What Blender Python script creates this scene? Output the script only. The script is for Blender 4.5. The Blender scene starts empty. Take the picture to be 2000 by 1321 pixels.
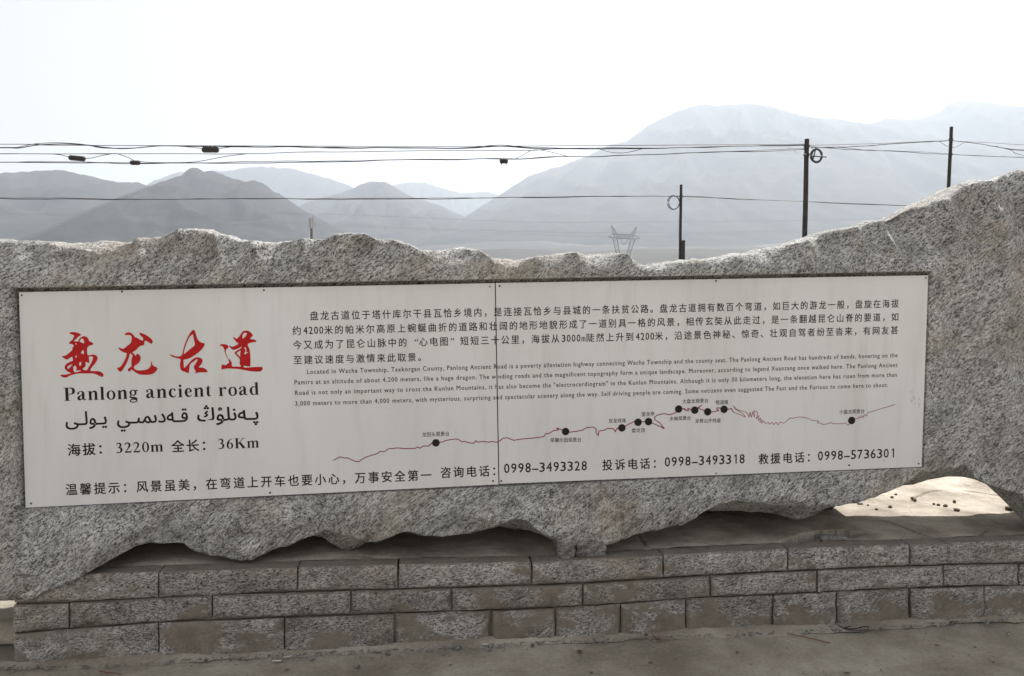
import bpy, bmesh, math, random
import numpy as np
from mathutils import Vector, Matrix

random.seed(7)
rng = np.random.default_rng(7)
SC = bpy.context.scene
COL = SC.collection

# ------------------------------------------------------------------ camera
FPX, CX, CY = 1444.0, 1000.0, 660.5          # focal length and centre in photo pixels (2000 x 1321)
CAMZ = 1.7
PITCH = math.atan(77.5 / FPX)
cam = bpy.data.cameras.new('camera'); camo = bpy.data.objects.new('camera', cam); COL.objects.link(camo)
cam.sensor_width = 36.0; cam.lens = FPX / 2000.0 * 36.0
cam.clip_start = 0.05; cam.clip_end = 60000
camo.location = (0, 0, CAMZ); camo.rotation_euler = (math.pi / 2 - PITCH, 0, 0)
SC.camera = camo

# ------------------------------------------------------------------ light
SUN_EL, SUN_AZ = math.radians(47), math.radians(30)      # azimuth: to the right of the view direction (+Y)
w = bpy.data.worlds.new('World'); SC.world = w; w.use_nodes = True
nt = w.node_tree; nt.nodes.clear()
sky = nt.nodes.new('ShaderNodeTexSky'); sky.sky_type = 'NISHITA'; sky.sun_disc = False
sky.sun_elevation = SUN_EL; sky.sun_rotation = SUN_AZ
sky.altitude = 3000; sky.air_density = 1.0; sky.dust_density = 2.5; sky.ozone_density = 1.0
bg = nt.nodes.new('ShaderNodeBackground'); bg.inputs['Strength'].default_value = 0.108
wo = nt.nodes.new('ShaderNodeOutputWorld')
hs = nt.nodes.new('ShaderNodeHueSaturation'); hs.inputs['Saturation'].default_value = .35   # hazy, milky sky
nt.links.new(sky.outputs[0], hs.inputs['Color']); tn = nt.nodes.new('ShaderNodeMix'); tn.data_type = 'RGBA'; tn.blend_type = 'MULTIPLY'; tn.inputs[0].default_value = 1; tn.inputs[7].default_value = (1.0, .93, .845, 1)
nt.links.new(hs.outputs[0], tn.inputs[6]); vl = nt.nodes.new('ShaderNodeMix'); vl.data_type = 'RGBA'; vl.inputs[0].default_value = .6; vl.inputs[7].default_value = (3.85, 3.52, 3.28, 1)   # even milky veil over the whole sky

tcw = nt.nodes.new('ShaderNodeTexCoord'); sxw = nt.nodes.new('ShaderNodeSeparateXYZ'); nt.links.new(tcw.outputs['Generated'], sxw.inputs[0])
rw = nt.nodes.new('ShaderNodeValToRGB'); rw.color_ramp.elements[0].position = .06; rw.color_ramp.elements[0].color = (.79, .69, .60, 1)   # warm dust low down
rw.color_ramp.elements[1].position = .42; rw.color_ramp.elements[1].color = (.92, .87, .835, 1); nt.links.new(sxw.outputs[2], rw.inputs[0])
rs = nt.nodes.new('ShaderNodeVectorMath'); rs.operation = 'SCALE'; rs.inputs['Scale'].default_value = 5.2; nt.links.new(rw.outputs[0], rs.inputs[0]); nt.links.new(rs.outputs[0], vl.inputs[7])
nt.links.new(tn.outputs[2], vl.inputs[6]); nt.links.new(vl.outputs[2], bg.inputs[0]); nt.links.new(bg.outputs[0], wo.inputs[0])
sun = bpy.data.lights.new('sun', 'SUN'); sun.energy = 5.0; sun.angle = math.radians(0.6); sun.color = (1.0, 0.95, 0.87)
suno = bpy.data.objects.new('sun', sun); COL.objects.link(suno)
sd = Vector((math.sin(SUN_AZ) * math.cos(SUN_EL), math.cos(SUN_AZ) * math.cos(SUN_EL), math.sin(SUN_EL)))
suno.rotation_euler = sd.to_track_quat('Z', 'Y').to_euler(); suno.location = (5, 5, 12)
SC.view_settings.view_transform = 'Standard'; SC.view_settings.look = 'None'
SC.view_settings.exposure = .84; SC.view_settings.gamma = 1.0; SC.view_settings.use_curve_mapping = False
SC.render.engine = 'CYCLES'
SC.cycles.use_denoising = True
SC.cycles.max_bounces = 6; SC.cycles.volume_bounces = 1

# ------------------------------------------------------------------ geometry helpers
cp, sp = math.cos(PITCH), math.sin(PITCH)
def ray(px, py):
    X = (px - CX) / FPX; Y = -(py - CY) / FPX
    return np.array([X, cp + Y * sp, -sp + Y * cp])
def on_z(px, py, z):
    r = ray(px, py); t = (z - CAMZ) / r[2]; return np.array([r[0] * t, r[1] * t, z])
def on_depth(px, py, d):
    r = ray(px, py); t = d / r[1]; return np.array([r[0] * t, d, CAMZ + r[2] * t])
def on_vplane(px, py, P, n):
    r = ray(px, py); t = (P[0] * n[0] + P[1] * n[1]) / (r[0] * n[0] + r[1] * n[1])
    return np.array([r[0] * t, r[1] * t, CAMZ + r[2] * t])
# sign plane S
SP = np.array([-2.301, 3.45]); ks = 0.0969
SE = np.array([1, ks]) / math.hypot(1, ks); SN = np.array([-SE[1], SE[0]])     # SN points away from the camera
def S(px, py, off=0.0):
    return on_vplane(px, py, SP + SN * off, SN)
def S_local(px, py, off=0.0):
    p = S(px, py, off); return float((p[:2] - SP) @ SE), float(p[2])
def S_world(s, z, off):
    s = np.asarray(s, float); off = np.asarray(off, float)
    return np.stack([SP[0] + s * SE[0] + off * SN[0], SP[1] + s * SE[1] + off * SN[1], np.broadcast_to(z, s.shape)], -1)
# wall plane W
wl, wr = on_z(20, 1300, 0), on_z(1990, 1205, 0)
WE = (wr - wl)[:2]; WE = WE / np.linalg.norm(WE); WN = np.array([-WE[1], WE[0]]); WP = wl[:2]
def W_local(px, py, off=0.0):
    p = on_vplane(px, py, WP + WN * off, WN); return float((p[:2] - WP) @ WE), float(p[2])
def W_world(s, z, off):
    return np.array([WP[0] + s * WE[0] + off * WN[0], WP[1] + s * WE[1] + off * WN[1], z])

def _hash(ix, iy, iz, seed):
    h = (ix.astype(np.int64) * 374761393 + iy.astype(np.int64) * 668265263 + iz.astype(np.int64) * 2147483647 + seed * 974634777) & 0xffffffff
    h = ((h ^ (h >> 13)) * 1274126177) & 0xffffffff
    return (((h ^ (h >> 16)) & 0xffff) / 32767.5) - 1.0
def noise(x, y, z=0.0, seed=0):
    x, y, z = np.broadcast_arrays(np.asarray(x, float), np.asarray(y, float), np.asarray(z, float))
    ix, iy, iz = np.floor(x), np.floor(y), np.floor(z)
    fx, fy, fz = x - ix, y - iy, z - iz
    ux, uy, uz = [f * f * f * (f * (f * 6 - 15) + 10) for f in (fx, fy, fz)]
    r = 0
    for a in (0, 1):
        for b in (0, 1):
            for c in (0, 1):
                wgt = (ux if a else 1 - ux) * (uy if b else 1 - uy) * (uz if c else 1 - uz)
                r = r + wgt * _hash(ix + a, iy + b, iz + c, seed)
    return r
def fbm(x, y, z=0.0, seed=0, o=4):
    r = 0; a = 1.0
    for k in range(o):
        r = r + a * noise(x * 2 ** k, y * 2 ** k, z * 2 ** k if not np.isscalar(z) else z, seed + k); a *= .5
    return r
def smooth(a, b, x):
    t = np.clip((np.asarray(x, float) - a) / (b - a), 0, 1); return t * t * (3 - 2 * t)

def link(o, parent=None):
    COL.objects.link(o)
    if parent is not None: o.parent = parent
    return o
def tag(o, label=None, cat=None, group=None, kind=None):
    if label: o['label'] = label
    if cat: o['category'] = cat
    if group: o['group'] = group
    if kind: o['kind'] = kind
    return o
def empty(name, loc=(0, 0, 0)):
    o = bpy.data.objects.new(name, None); o.location = loc; o.empty_display_size = .1
    COL.objects.link(o); return o
def mesh(name, V, F, mat, parent=None, smooth_shade=False):
    me = bpy.data.meshes.new(name)
    V = np.asarray(V, float)
    if parent is not None: V = V - np.array(parent.location)[None, :] if parent.parent is None else V - np.array(parent.parent.location)[None, :] - np.array(parent.location)[None, :]
    me.from_pydata([tuple(v) for v in V], [], [tuple(int(i) for i in f) for f in F])
    me.update()
    if mat: me.materials.append(mat)
    if smooth_shade: me.polygons.foreach_set('use_smooth', [True] * len(me.polygons))
    o = bpy.data.objects.new(name, me); return link(o, parent)
class MB:
    def __init__(s): s.v = []; s.f = []; s.n = 0
    def add(s, V, F):
        s.v.append(np.asarray(V, float)); s.f += [tuple(i + s.n for i in f) for f in F]; s.n += len(V)
    def build(s, name, mat, parent=None, sm=False):
        return mesh(name, np.concatenate(s.v), s.f, mat, parent, sm)
    def tube(s, pts, r, n=6, closed=False):
        pts = np.asarray(pts, float); m = len(pts)
        rr = np.broadcast_to(np.asarray(r, float), (m,))
        if closed: tan = np.roll(pts, -1, 0) - np.roll(pts, 1, 0)
        else: tan = np.gradient(pts, axis=0)
        tan /= np.linalg.norm(tan, axis=1)[:, None] + 1e-12
        ref = np.array([0, 0, 1.]) if abs(tan[:, 2]).mean() < .8 else np.array([0, 1., 0])
        a = np.cross(tan, ref); a /= np.linalg.norm(a, axis=1)[:, None] + 1e-12
        b = np.cross(a, tan)
        th = np.arange(n) * 2 * math.pi / n
        V = (pts[:, None] + rr[:, None, None] * (a[:, None] * np.cos(th)[None, :, None] + b[:, None] * np.sin(th)[None, :, None])).reshape(-1, 3)
        F = []
        for i in range(m if closed else m - 1):
            j = (i + 1) % m
            for k in range(n):
                k2 = (k + 1) % n; F.append((i * n + k, i * n + k2, j * n + k2, j * n + k))
        if not closed: F += [tuple(range(n))[::-1], tuple((m - 1) * n + k for k in range(n))]
        s.add(V, F)
    def box(s, c, hx, hy, hz, ax=None):
        c = np.asarray(c, float)
        ax = np.eye(3) if ax is None else np.asarray(ax, float)
        V = [c + sx * hx * ax[0] + sy * hy * ax[1] + sz * hz * ax[2] for sx in (-1, 1) for sy in (-1, 1) for sz in (-1, 1)]
        F = [(0, 1, 3, 2), (4, 6, 7, 5), (0, 4, 5, 1), (2, 3, 7, 6), (0, 2, 6, 4), (1, 5, 7, 3)]
        s.add(V, F)
    def bar(s, p, q, r): s.tube([p, q], r, 4)
def catmull(pts, n=6, closed=False):
    P = np.asarray(pts, float); m = len(P); out = []
    rngi = range(m if closed else m - 1)
    for i in rngi:
        p0 = P[(i - 1) % m] if closed or i > 0 else P[0]
        p1 = P[i]; p2 = P[(i + 1) % m]
        p3 = P[(i + 2) % m] if closed or i + 2 < m else P[-1]
        for k in range(n):
            t = k / n
            out.append(.5 * (2 * p1 + (p2 - p0) * t + (2 * p0 - 5 * p1 + 4 * p2 - p3) * t * t + (3 * p1 - p0 - 3 * p2 + p3) * t ** 3))
    if not closed: out.append(P[-1])
    return np.array(out)

# ------------------------------------------------------------------ materials
def newmat(name):
    m = bpy.data.materials.new(name); m.use_nodes = True
    return m, m.node_tree, m.node_tree.nodes['Principled BSDF']
def N(nt, t, **kw):
    n = nt.nodes.new(t)
    for k, v in kw.items():
        if k in n.inputs: n.inputs[k].default_value = v
        else: setattr(n, k, v)
    return n
def ramp(nt, fac, stops):
    r = nt.nodes.new('ShaderNodeValToRGB'); e = r.color_ramp.elements
    while len(e) < len(stops): e.new(.5)
    for i, (p, c) in enumerate(stops):
        e[i].position = p; e[i].color = (*c, 1) if len(c) == 3 else c
    nt.links.new(fac, r.inputs[0]); return r.outputs[0]
def mixc(nt, fac, a, b, mode='MIX'):
    m = nt.nodes.new('ShaderNodeMix'); m.data_type = 'RGBA'; m.blend_type = mode
    for s, v in ((m.inputs[0], fac), (m.inputs[6], a), (m.inputs[7], b)):
        if hasattr(v, 'is_linked'): nt.links.new(v, s)
        elif isinstance(v, (int, float)): s.default_value = v
        else: s.default_value = (*v, 1)
    return m.outputs[2]
def noisetex(nt, vec, scale, detail=4, rough=.55, dist=0.0):
    n = nt.nodes.new('ShaderNodeTexNoise'); n.inputs['Scale'].default_value = scale
    n.inputs['Detail'].default_value = detail; n.inputs['Roughness'].default_value = rough; n.inputs['Distortion'].default_value = dist
    nt.links.new(vec, n.inputs['Vector']); return n.outputs['Fac']
def mapping(nt, vec, rot=(0, 0, 0), scale=(1, 1, 1), loc=(0, 0, 0)):
    m = nt.nodes.new('ShaderNodeMapping'); m.inputs['Rotation'].default_value = rot
    m.inputs['Scale'].default_value = scale; m.inputs['Location'].default_value = loc
    nt.links.new(vec, m.inputs['Vector']); return m.outputs[0]
def math_(nt, op, a, b=0.0):
    m = nt.nodes.new('ShaderNodeMath'); m.operation = op
    for s, v in ((m.inputs[0], a), (m.inputs[1], b)):
        if hasattr(v, 'is_linked'): nt.links.new(v, s)
        else: s.default_value = v
    return m.outputs[0]
def bump(nt, h, bsdf, strength, dist, prev=None):
    b = nt.nodes.new('ShaderNodeBump'); b.inputs['Strength'].default_value = strength; b.inputs['Distance'].default_value = dist
    nt.links.new(h, b.inputs['Height'])
    if prev is not None: nt.links.new(prev, b.inputs['Normal'])
    nt.links.new(b.outputs[0], bsdf.inputs['Normal']); return b.outputs[0]

def flat(name, col, rough=.6, metal=0.0, var=.15, scale=30):
    m, t, b = newmat(name)
    tc = N(t, 'ShaderNodeTexCoord').outputs['Object']
    f = noisetex(t, tc, scale)
    c2 = tuple(min(1, x * (1 + var)) for x in col); c1 = tuple(x * (1 - var) for x in col)
    t.links.new(ramp(t, f, [(.3, c1), (.7, c2)]), b.inputs['Base Color'])
    b.inputs['Roughness'].default_value = rough; b.inputs['Metallic'].default_value = metal
    if 'vinyl' in name or 'print' in name: b.inputs['Specular IOR Level'].default_value = .15
    return m

def granite(name, mortar=0.0, tint=(1, 1, 1), gain=1.0, diag=True, fine=1.0):
    m, t, b = newmat(name); L = t.links
    geo = N(t, 'ShaderNodeNewGeometry').outputs['Position']
    # rotate so that the grain runs up to the right across the face, with a slow swing of its direction
    low = N(t, 'ShaderNodeTexNoise'); low.inputs['Scale'].default_value = 1.1; low.inputs['Detail'].default_value = 2; L.new(geo, low.inputs['Vector'])
    add = N(t, 'ShaderNodeVectorMath', operation='MULTIPLY_ADD'); L.new(low.outputs['Color'], add.inputs[0])
    add.inputs[1].default_value = (.22, .22, .22); L.new(geo, add.inputs[2])
    vec = add.outputs[0]
    r = math.radians(38 if diag else 12)
    vec1 = mapping(t, vec, rot=(0, r, 0)); vec2 = mapping(t, vec, rot=(0, r * .8, 0))
    v1 = mapping(t, vec1, scale=(44 * fine, 75 * fine, 120 * fine))
    v2 = mapping(t, vec2, scale=(120 * fine, 150 * fine, 260 * fine), loc=(3, 1, 2))
    f1 = noisetex(t, v1, 1.0, 3, .6); f2 = noisetex(t, v2, 1.0, 2, .55)
    f3 = noisetex(t, geo, 330 * fine, 1, .5); f4 = noisetex(t, geo, 2.3, 4, .6)
    s = math_(t, 'ADD', math_(t, 'MULTIPLY', f1, .45), math_(t, 'ADD', math_(t, 'MULTIPLY', f2, .38), math_(t, 'MULTIPLY', f3, .17)))
    g = gain
    def c(v, wb=(1, .98, .96)): return tuple(v * g * a * q for a, q in zip(wb, tint))
    col = ramp(t, s, [(.40, c(.05)), (.45, c(.16)), (.49, c(.35)), (.535, c(.52)), (.63, c(.68))])
    # rusty / greenish weathering with its own shape
    wthr = ramp(t, f4, [(.52, (0, 0, 0)), (.68, (1, 1, 1))])
    wl_ = N(t, 'ShaderNodeRGBToBW'); L.new(wthr, wl_.inputs[0])
    col = mixc(t, math_(t, 'MULTIPLY', wl_.outputs[0], .38), col, c(.34, (1.12, .90, .66)))
    f5 = noisetex(t, mapping(t, geo, loc=(9, 4, 2)), 1.7, 3, .6)
    w2 = N(t, 'ShaderNodeRGBToBW'); L.new(ramp(t, f5, [(.55, (0, 0, 0)), (.72, (1, 1, 1))]), w2.inputs[0])
    col = mixc(t, math_(t, 'MULTIPLY', w2.outputs[0], .34), col, c(.28, (.88, 1.0, .84)))
    f6 = noisetex(t, mapping(t, vec1, scale=(1, 1, 1.8), loc=(2, 7, 5)), 5.5, 5, .65)
    f7 = noisetex(t, mapping(t, vec1, scale=(1, 1, 2.2), loc=(5, 1, 5)), 17, 4, .6)
    tone = ramp(t, math_(t, 'ADD', math_(t, 'MULTIPLY', f6, .6), math_(t, 'MULTIPLY', f7, .4)), [(.36, (.55, .535, .52)), (.5, (.95, .95, .95)), (.64, (1.25, 1.24, 1.23))])
    col = mixc(t, 1.0, col, tone, 'MULTIPLY')
    oi = N(t, 'ShaderNodeObjectInfo')
    col = mixc(t, 1.0, col, ramp(t, oi.outputs['Random'], [(0, (.82, .80, .77)), (1, (1.08, 1.07, 1.06))]) if mortar > 0 else (1, 1, 1), 'MULTIPLY')
    h = s if mortar > 0 else math_(t, 'ADD', math_(t, 'MULTIPLY', s, .8), math_(t, 'MULTIPLY', f7, .45))
    if mortar > 0:
        fm = noisetex(t, mapping(t, geo, scale=(1, 1, 1.6)), 3.4, 5, .62, .3)
        z = N(t, 'ShaderNodeSeparateXYZ'); L.new(geo, z.inputs[0])
        lowb = math_(t, 'MULTIPLY', math_(t, 'SUBTRACT', .20, z.outputs[2]), .38)
        fm2 = math_(t, 'ADD', fm, lowb)
        mk = N(t, 'ShaderNodeRGBToBW'); L.new(ramp(t, fm2, [(.54, (0, 0, 0)), (.60, (1, 1, 1))]), mk.inputs[0])
        fd = noisetex(t, geo, 14, 5, .6)
        mc = ramp(t, fd, [(.3, (.135, .115, .092)), (.7, (.205, .178, .145))])
        col = mixc(t, math_(t, 'MULTIPLY', mk.outputs[0], .88), col, mc)
        nz = N(t, 'ShaderNodeSeparateXYZ'); L.new(N(t, 'ShaderNodeNewGeometry').outputs['Normal'], nz.inputs[0])
        dk = N(t, 'ShaderNodeRGBToBW'); L.new(ramp(t, math_(t, 'ADD', nz.outputs[2], math_(t, 'MULTIPLY', math_(t, 'SUBTRACT', fd, .5), .9)), [(.45, (0, 0, 0)), (.75, (1, 1, 1))]), dk.inputs[0])
        col = mixc(t, math_(t, 'MULTIPLY', dk.outputs[0], .85), col, mc)      # dust lying on upward faces
        h = math_(t, 'ADD', math_(t, 'MULTIPLY', s, math_(t, 'SUBTRACT', 1.0, math_(t, 'MULTIPLY', mk.outputs[0], .85))), math_(t, 'MULTIPLY', mk.outputs[0], .5))
    L.new(col, b.inputs['Base Color']); b.inputs['Roughness'].default_value = .85
    b.inputs['Specular IOR Level'].default_value = .3
    bump(t, h, b, .9, .022 if diag else .014)
    return m
M_ROCK = granite('rough granite', gain=1.0, tint=(.965, .99, 1.0))
M_BLOCK = granite('sawn granite with mortar', mortar=1.0, diag=False, fine=1.25, gain=.86, tint=(1.0, .99, .98))
M_STONE = granite('loose granite', diag=False, fine=1.6, gain=.62)

def dirt(name, stops, scale=3.0, bumpd=.004, grit=True):
    m, t, b = newmat(name); L = t.links
    geo = N(t, 'ShaderNodeNewGeometry').outputs['Position']
    f = noisetex(t, geo, scale, 8, .62, .2)
    f2 = noisetex(t, geo, scale * 28, 3, .6)
    mix = math_(t, 'ADD', math_(t, 'MULTIPLY', f, .75), math_(t, 'MULTIPLY', f2, .25))
    col = ramp(t, mix, stops)
    if grit:
        v = N(t, 'ShaderNodeTexVoronoi'); v.inputs['Scale'].default_value = 22; L.new(geo, v.inputs['Vector'])
        sp_ = N(t, 'ShaderNodeRGBToBW'); L.new(ramp(t, v.outputs['Distance'], [(.07, (1, 1, 1)), (.12, (0, 0, 0))]), sp_.inputs[0])
        msk = noisetex(t, geo, 1.7, 3)
        mk = N(t, 'ShaderNodeRGBToBW'); L.new(ramp(t, msk, [(.5, (0, 0, 0)), (.62, (1, 1, 1))]), mk.inputs[0])
        col = mixc(t, math_(t, 'MULTIPLY', math_(t, 'MULTIPLY', sp_.outputs[0], mk.outputs[0]), .6), col, stops[0][1])
    L.new(col, b.inputs['Base Color']); b.inputs['Roughness'].default_value = .92; b.inputs['Specular IOR Level'].default_value = .2
    bump(t, mix, b, .6, bumpd)
    return m
M_PAVE = dirt('dusty concrete', [(.38, (.18, .158, .128)), (.5, (.265, .238, .198)), (.62, (.36, .33, .28))], 2.2, .010)
M_TOP = dirt('cement screed', [(.38, (.22, .19, .155)), (.5, (.36, .32, .27)), (.62, (.52, .475, .41))], 3.2, .006, grit=False)
M_SAND = dirt('dry pale earth', [(.3, (.30, .26, .20)), (.7, (.44, .39, .32))], .8, .02, grit=False)
M_GROUND = dirt('grey valley gravel', [(.35, (.042, .041, .041)), (.65, (.082, .078, .074))], .004, .5, grit=False)
def mountain_mat(name, a, bcol, scale):
    m, t, b = newmat(name); L = t.links
    geo = N(t, 'ShaderNodeNewGeometry').outputs['Position']
    f = noisetex(t, mapping(t, geo, scale=(1, 1, .5)), scale, 8, .6, .6)
    L.new(ramp(t, f, [(.32, a), (.68, bcol)]), b.inputs['Base Color'])
    b.inputs['Roughness'].default_value = 1; b.inputs['Specular IOR Level'].default_value = .05
    bump(t, f, b, .7, 20)
    return m
M_MTN = mountain_mat('dry mountainside', (.018, .018, .020), (.052, .048, .046), .004)
M_FAN = mountain_mat('gravel fan', (.17, .14, .11), (.30, .26, .21), .0035)

def panel_mat():
    m, t, b = newmat('white coated panel'); L = t.links
    geo = N(t, 'ShaderNodeNewGeometry').outputs['Position']
    f = noisetex(t, mapping(t, geo, scale=(1, 1, .45)), 1.6, 6, .6)
    f2 = noisetex(t, mapping(t, geo, scale=(9, 9, 1.0)), 2.0, 4, .6)
    col = ramp(t, f, [(.3, (.64, .645, .65)), (.55, (.70, .71, .72)), (.75, (.72, .73, .75))])
    st = N(t, 'ShaderNodeRGBToBW'); L.new(ramp(t, f2, [(.52, (0, 0, 0)), (.75, (1, 1, 1))]), st.inputs[0])
    col = mixc(t, math_(t, 'MULTIPLY', st.outputs[0], .20), col, (.42, .36, .30))
    v = N(t, 'ShaderNodeTexVoronoi'); v.inputs['Scale'].default_value = 3.2; L.new(geo, v.inputs['Vector'])
    sp_ = N(t, 'ShaderNodeRGBToBW'); L.new(ramp(t, v.outputs['Distance'], [(.012, (1, 1, 1)), (.02, (0, 0, 0))]), sp_.inputs[0])
    col = mixc(t, math_(t, 'MULTIPLY', sp_.outputs[0], .5), col, (.2, .16, .12))
    L.new(col, b.inputs['Base Color'])
    L.new(ramp(t, f, [(.3, (.62,) * 3), (.7, (.42,) * 3)]), b.inputs['Roughness'])
    b.inputs['Specular IOR Level'].default_value = .4
    bump(t, noisetex(t, geo, 2.5, 2), b, .12, .01)
    return m
M_PANEL = panel_mat()
M_INK = flat('black vinyl', (.018, .016, .014), .5, var=.1)
M_INK2 = flat('grey print', (.055, .05, .046), .6, var=.1)
M_RED = flat('red vinyl', (.44, .012, .014), .45, var=.12)
M_MAROON = flat('maroon print', (.26, .02, .055), .6, var=.1)
M_SCREW = flat('rusty screw', (.07, .055, .045), .5, .6)
M_DARK = flat('dark sealant', (.025, .021, .018), .9)
M_CABLE = flat('black cable', (.012, .012, .013), .55, var=.1)
M_POLE = flat('tarred timber', (.022, .02, .02), .85, var=.4, scale=9)
M_CONC = flat('weathered concrete', (.11, .108, .10), .9, var=.2, scale=4)
M_SLEEVE = flat('pale plastic sleeve', (.55, .50, .40), .5)
M_STEEL = flat('galvanised steel', (.30, .31, .32), .6, .2, scale=1)
M_WOOD = flat('dry twig', (.16, .07, .045), .8)
M_PAPER = flat('bleached scrap', (.5, .47, .43), .7)

# ------------------------------------------------------------------ ground, pavement
def fan_h(x, y):
    r = np.maximum(y, 0)
    base = np.where(r < 600, 0, (r - 600) ** 1.0 * .085)
    return np.maximum(base, 0)
xs = np.sinh(np.linspace(-6.2, 6.2, 121)) / math.sinh(6.2) * 16000
ys = np.concatenate([[-300, -60, -12, -3, 1, 3, 5, 6.5, 9, 14, 25, 50, 100, 200, 350, 500, 600], np.geomspace(700, 15000, 50)])
XX, YY = np.meshgrid(xs, ys)
ZZ = fan_h(XX, YY) + smooth(600, 2500, YY) * 28 * fbm(XX / 900, YY / 900, 0., 3) - .03
ZZ += smooth(8, 60, YY) * .25 * noise(XX / 12, YY / 12)
V = np.stack([XX, YY, ZZ], -1).reshape(-1, 3); nx = len(xs)
jn = list(ys).index(100)
mk_ = lambda j0, j1: [(j * nx + i, j * nx + i + 1, (j + 1) * nx + i + 1, (j + 1) * nx + i) for j in range(j0, j1) for i in range(nx - 1)]
o = mesh('ground', V[:(jn + 1) * nx], mk_(0, jn), M_SAND, None, True); tag(o, 'dry pale trodden earth around and behind the rock', kind='structure')
Vf = V[jn * nx:]; o = mesh('valley_floor', Vf, mk_(0, len(ys) - 1 - jn), M_GROUND, None, True); tag(o, 'grey gravel plain of the valley, rising to the foot of the mountains', kind='structure')

gx = np.linspace(-7, 7, 281); gy = np.concatenate([[-5], np.linspace(1.5, 4.6, 80), [6.2]])
XX, YY = np.meshgrid(gx, gy)
ZZ = .006 * fbm(XX * 1.3, YY * 1.3, 0., 11) + .0025 * noise(XX * 17, YY * 17, 0., 5)
V = np.stack([XX, YY, ZZ - .006], -1).reshape(-1, 3); nx = len(gx)
F = [(j * nx + i, j * nx + i + 1, (j + 1) * nx + i + 1, (j + 1) * nx + i) for j in range(len(gy) - 1) for i in range(nx - 1)]
o = mesh('pavement', V, F, M_PAVE, None, True); tag(o, 'dusty grey brown concrete pavement in front of the stone plinth', kind='structure')

# ------------------------------------------------------------------ mountains
def mountain(profile, D, front, mat, seed, label, amp=1.0, nxm=260, nym=70, back=1.0):
    pr = np.array([on_depth(px, py, D) for px, py in profile])
    x = np.linspace(pr[0, 0], pr[-1, 0], nxm)
    zc = np.interp(x, pr[:, 0], pr[:, 2])
    sc = D / 1444.0
    zc = zc + sc * (1.0 * noise(x / (sc * 30), seed * 1.7) + 1.0 * noise(x / (sc * 11), seed * 2.3) + .5 * noise(x / (sc * 4), seed * 3.1))
    t = np.concatenate([np.linspace(-.35 * back, 0, 12)[:-1], np.linspace(0, 1, nym)])
    X, T = np.meshgrid(x, t)
    Y = D - T * front
    X = X * (Y / D) ** .0
    zb = fan_h(X, Y) - 30
    H = np.maximum(zc[None, :] - zb, 1)
    shape = np.where(T < 0, 1 + T * 2.2, (1 - np.clip(T, 0, 1)) ** 1.25)
    rid = 1 - np.abs(fbm(X / (sc * 70) + .6 * noise(X / (sc * 150), Y / (sc * 150), 0., seed), Y / (sc * 190), 0., seed, 5))
    tt = np.clip(T, 0, 1)
    Z = zb + H * np.clip(shape + amp * .55 * (rid - .72) * np.minimum(tt * 5, 1) * (1 - tt) * (.35 + .65 * (1 - tt)), -.05, 2)
    cap = np.interp((X * D / Y).ravel(), x, zc).reshape(X.shape)
    Z = np.where(T >= 0, np.minimum(Z, CAMZ + (cap - CAMZ) * (Y / D) - tt * H * .05), Z)
    V = np.stack([X, Y, Z], -1).reshape(-1, 3)
    F = [(j * nxm + i, (j + 1) * nxm + i, (j + 1) * nxm + i + 1, j * nxm + i + 1) for j in range(len(t) - 1) for i in range(nxm - 1)]
    o = mesh('mountain', V, F, mat, None, True); tag(o, label, kind='structure'); return o
mountain([(-700, 470), (-450, 380), (-250, 345), (-80, 342), (0, 338), (60, 336), (100, 332), (130, 333), (180, 345), (230, 357), (270, 357), (320, 372), (420, 420), (520, 470), (600, 520)], 4700, 2300, M_MTN, 3,
         'dark ridge with a flat crest at the left edge, behind the nearer peak')
mountain([(-260, 540), (-60, 500), (60, 455), (150, 418), (238, 384), (280, 367), (304, 358), (332, 349), (356, 342), (364, 334), (374, 328), (386, 328), (398, 335), (413, 333), (430, 339), (455, 349), (480, 355), (497, 351), (514, 358), (535, 374), (556, 385), (600, 415), (680, 455), (780, 490), (900, 540)], 3700, 2000, M_MTN, 8,
         'nearest pointed brown peak left of centre, behind the low overhead cable')
mountain([(150, 430), (260, 375), (300, 352), (350, 336), (430, 334), (470, 330), (510, 326), (560, 328), (610, 340), (680, 362), (760, 400), (860, 450)], 9300, 3000, M_MTN, 14,
         'faint broad mountain fading into haze behind the pointed peak')
mountain([(420, 500), (520, 440), (600, 395), (640, 384), (680, 373), (705, 359), (722, 355), (752, 356), (775, 368), (800, 382), (860, 402), (940, 440), (1040, 500)], 6300, 2600, M_MTN, 19,
         'small hazy hill with a blunt top, middle of the valley')
mountain([(560, 450), (700, 390), (780, 358), (830, 356), (870, 370), (900, 377), (950, 374), (990, 385), (1080, 420), (1200, 470)], 10800, 3000, M_MTN, 23,
         'faintest low ridge in the gap beside the great mountain')
mountain([(620, 520), (760, 485), (840, 455), (900, 428), (940, 403), (985, 374), (1030, 346), (1070, 331), (1100, 324), (1150, 303), (1195, 281), (1225, 275), (1260, 250), (1290, 233), (1330, 214), (1370, 204), (1400, 207), (1430, 204), (1470, 202), (1505, 207), (1540, 219), (1575, 228), (1640, 233), (1700, 242), (1735, 231), (1790, 233), (1830, 222), (1852, 203), (1880, 196), (1930, 200), (2000, 210), (2150, 260), (2350, 330), (2700, 420)], 7600, 3900, M_MTN, 31,
         'great pale blue mountain filling the right half behind the poles', amp=.55, nxm=420, nym=90)

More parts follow.
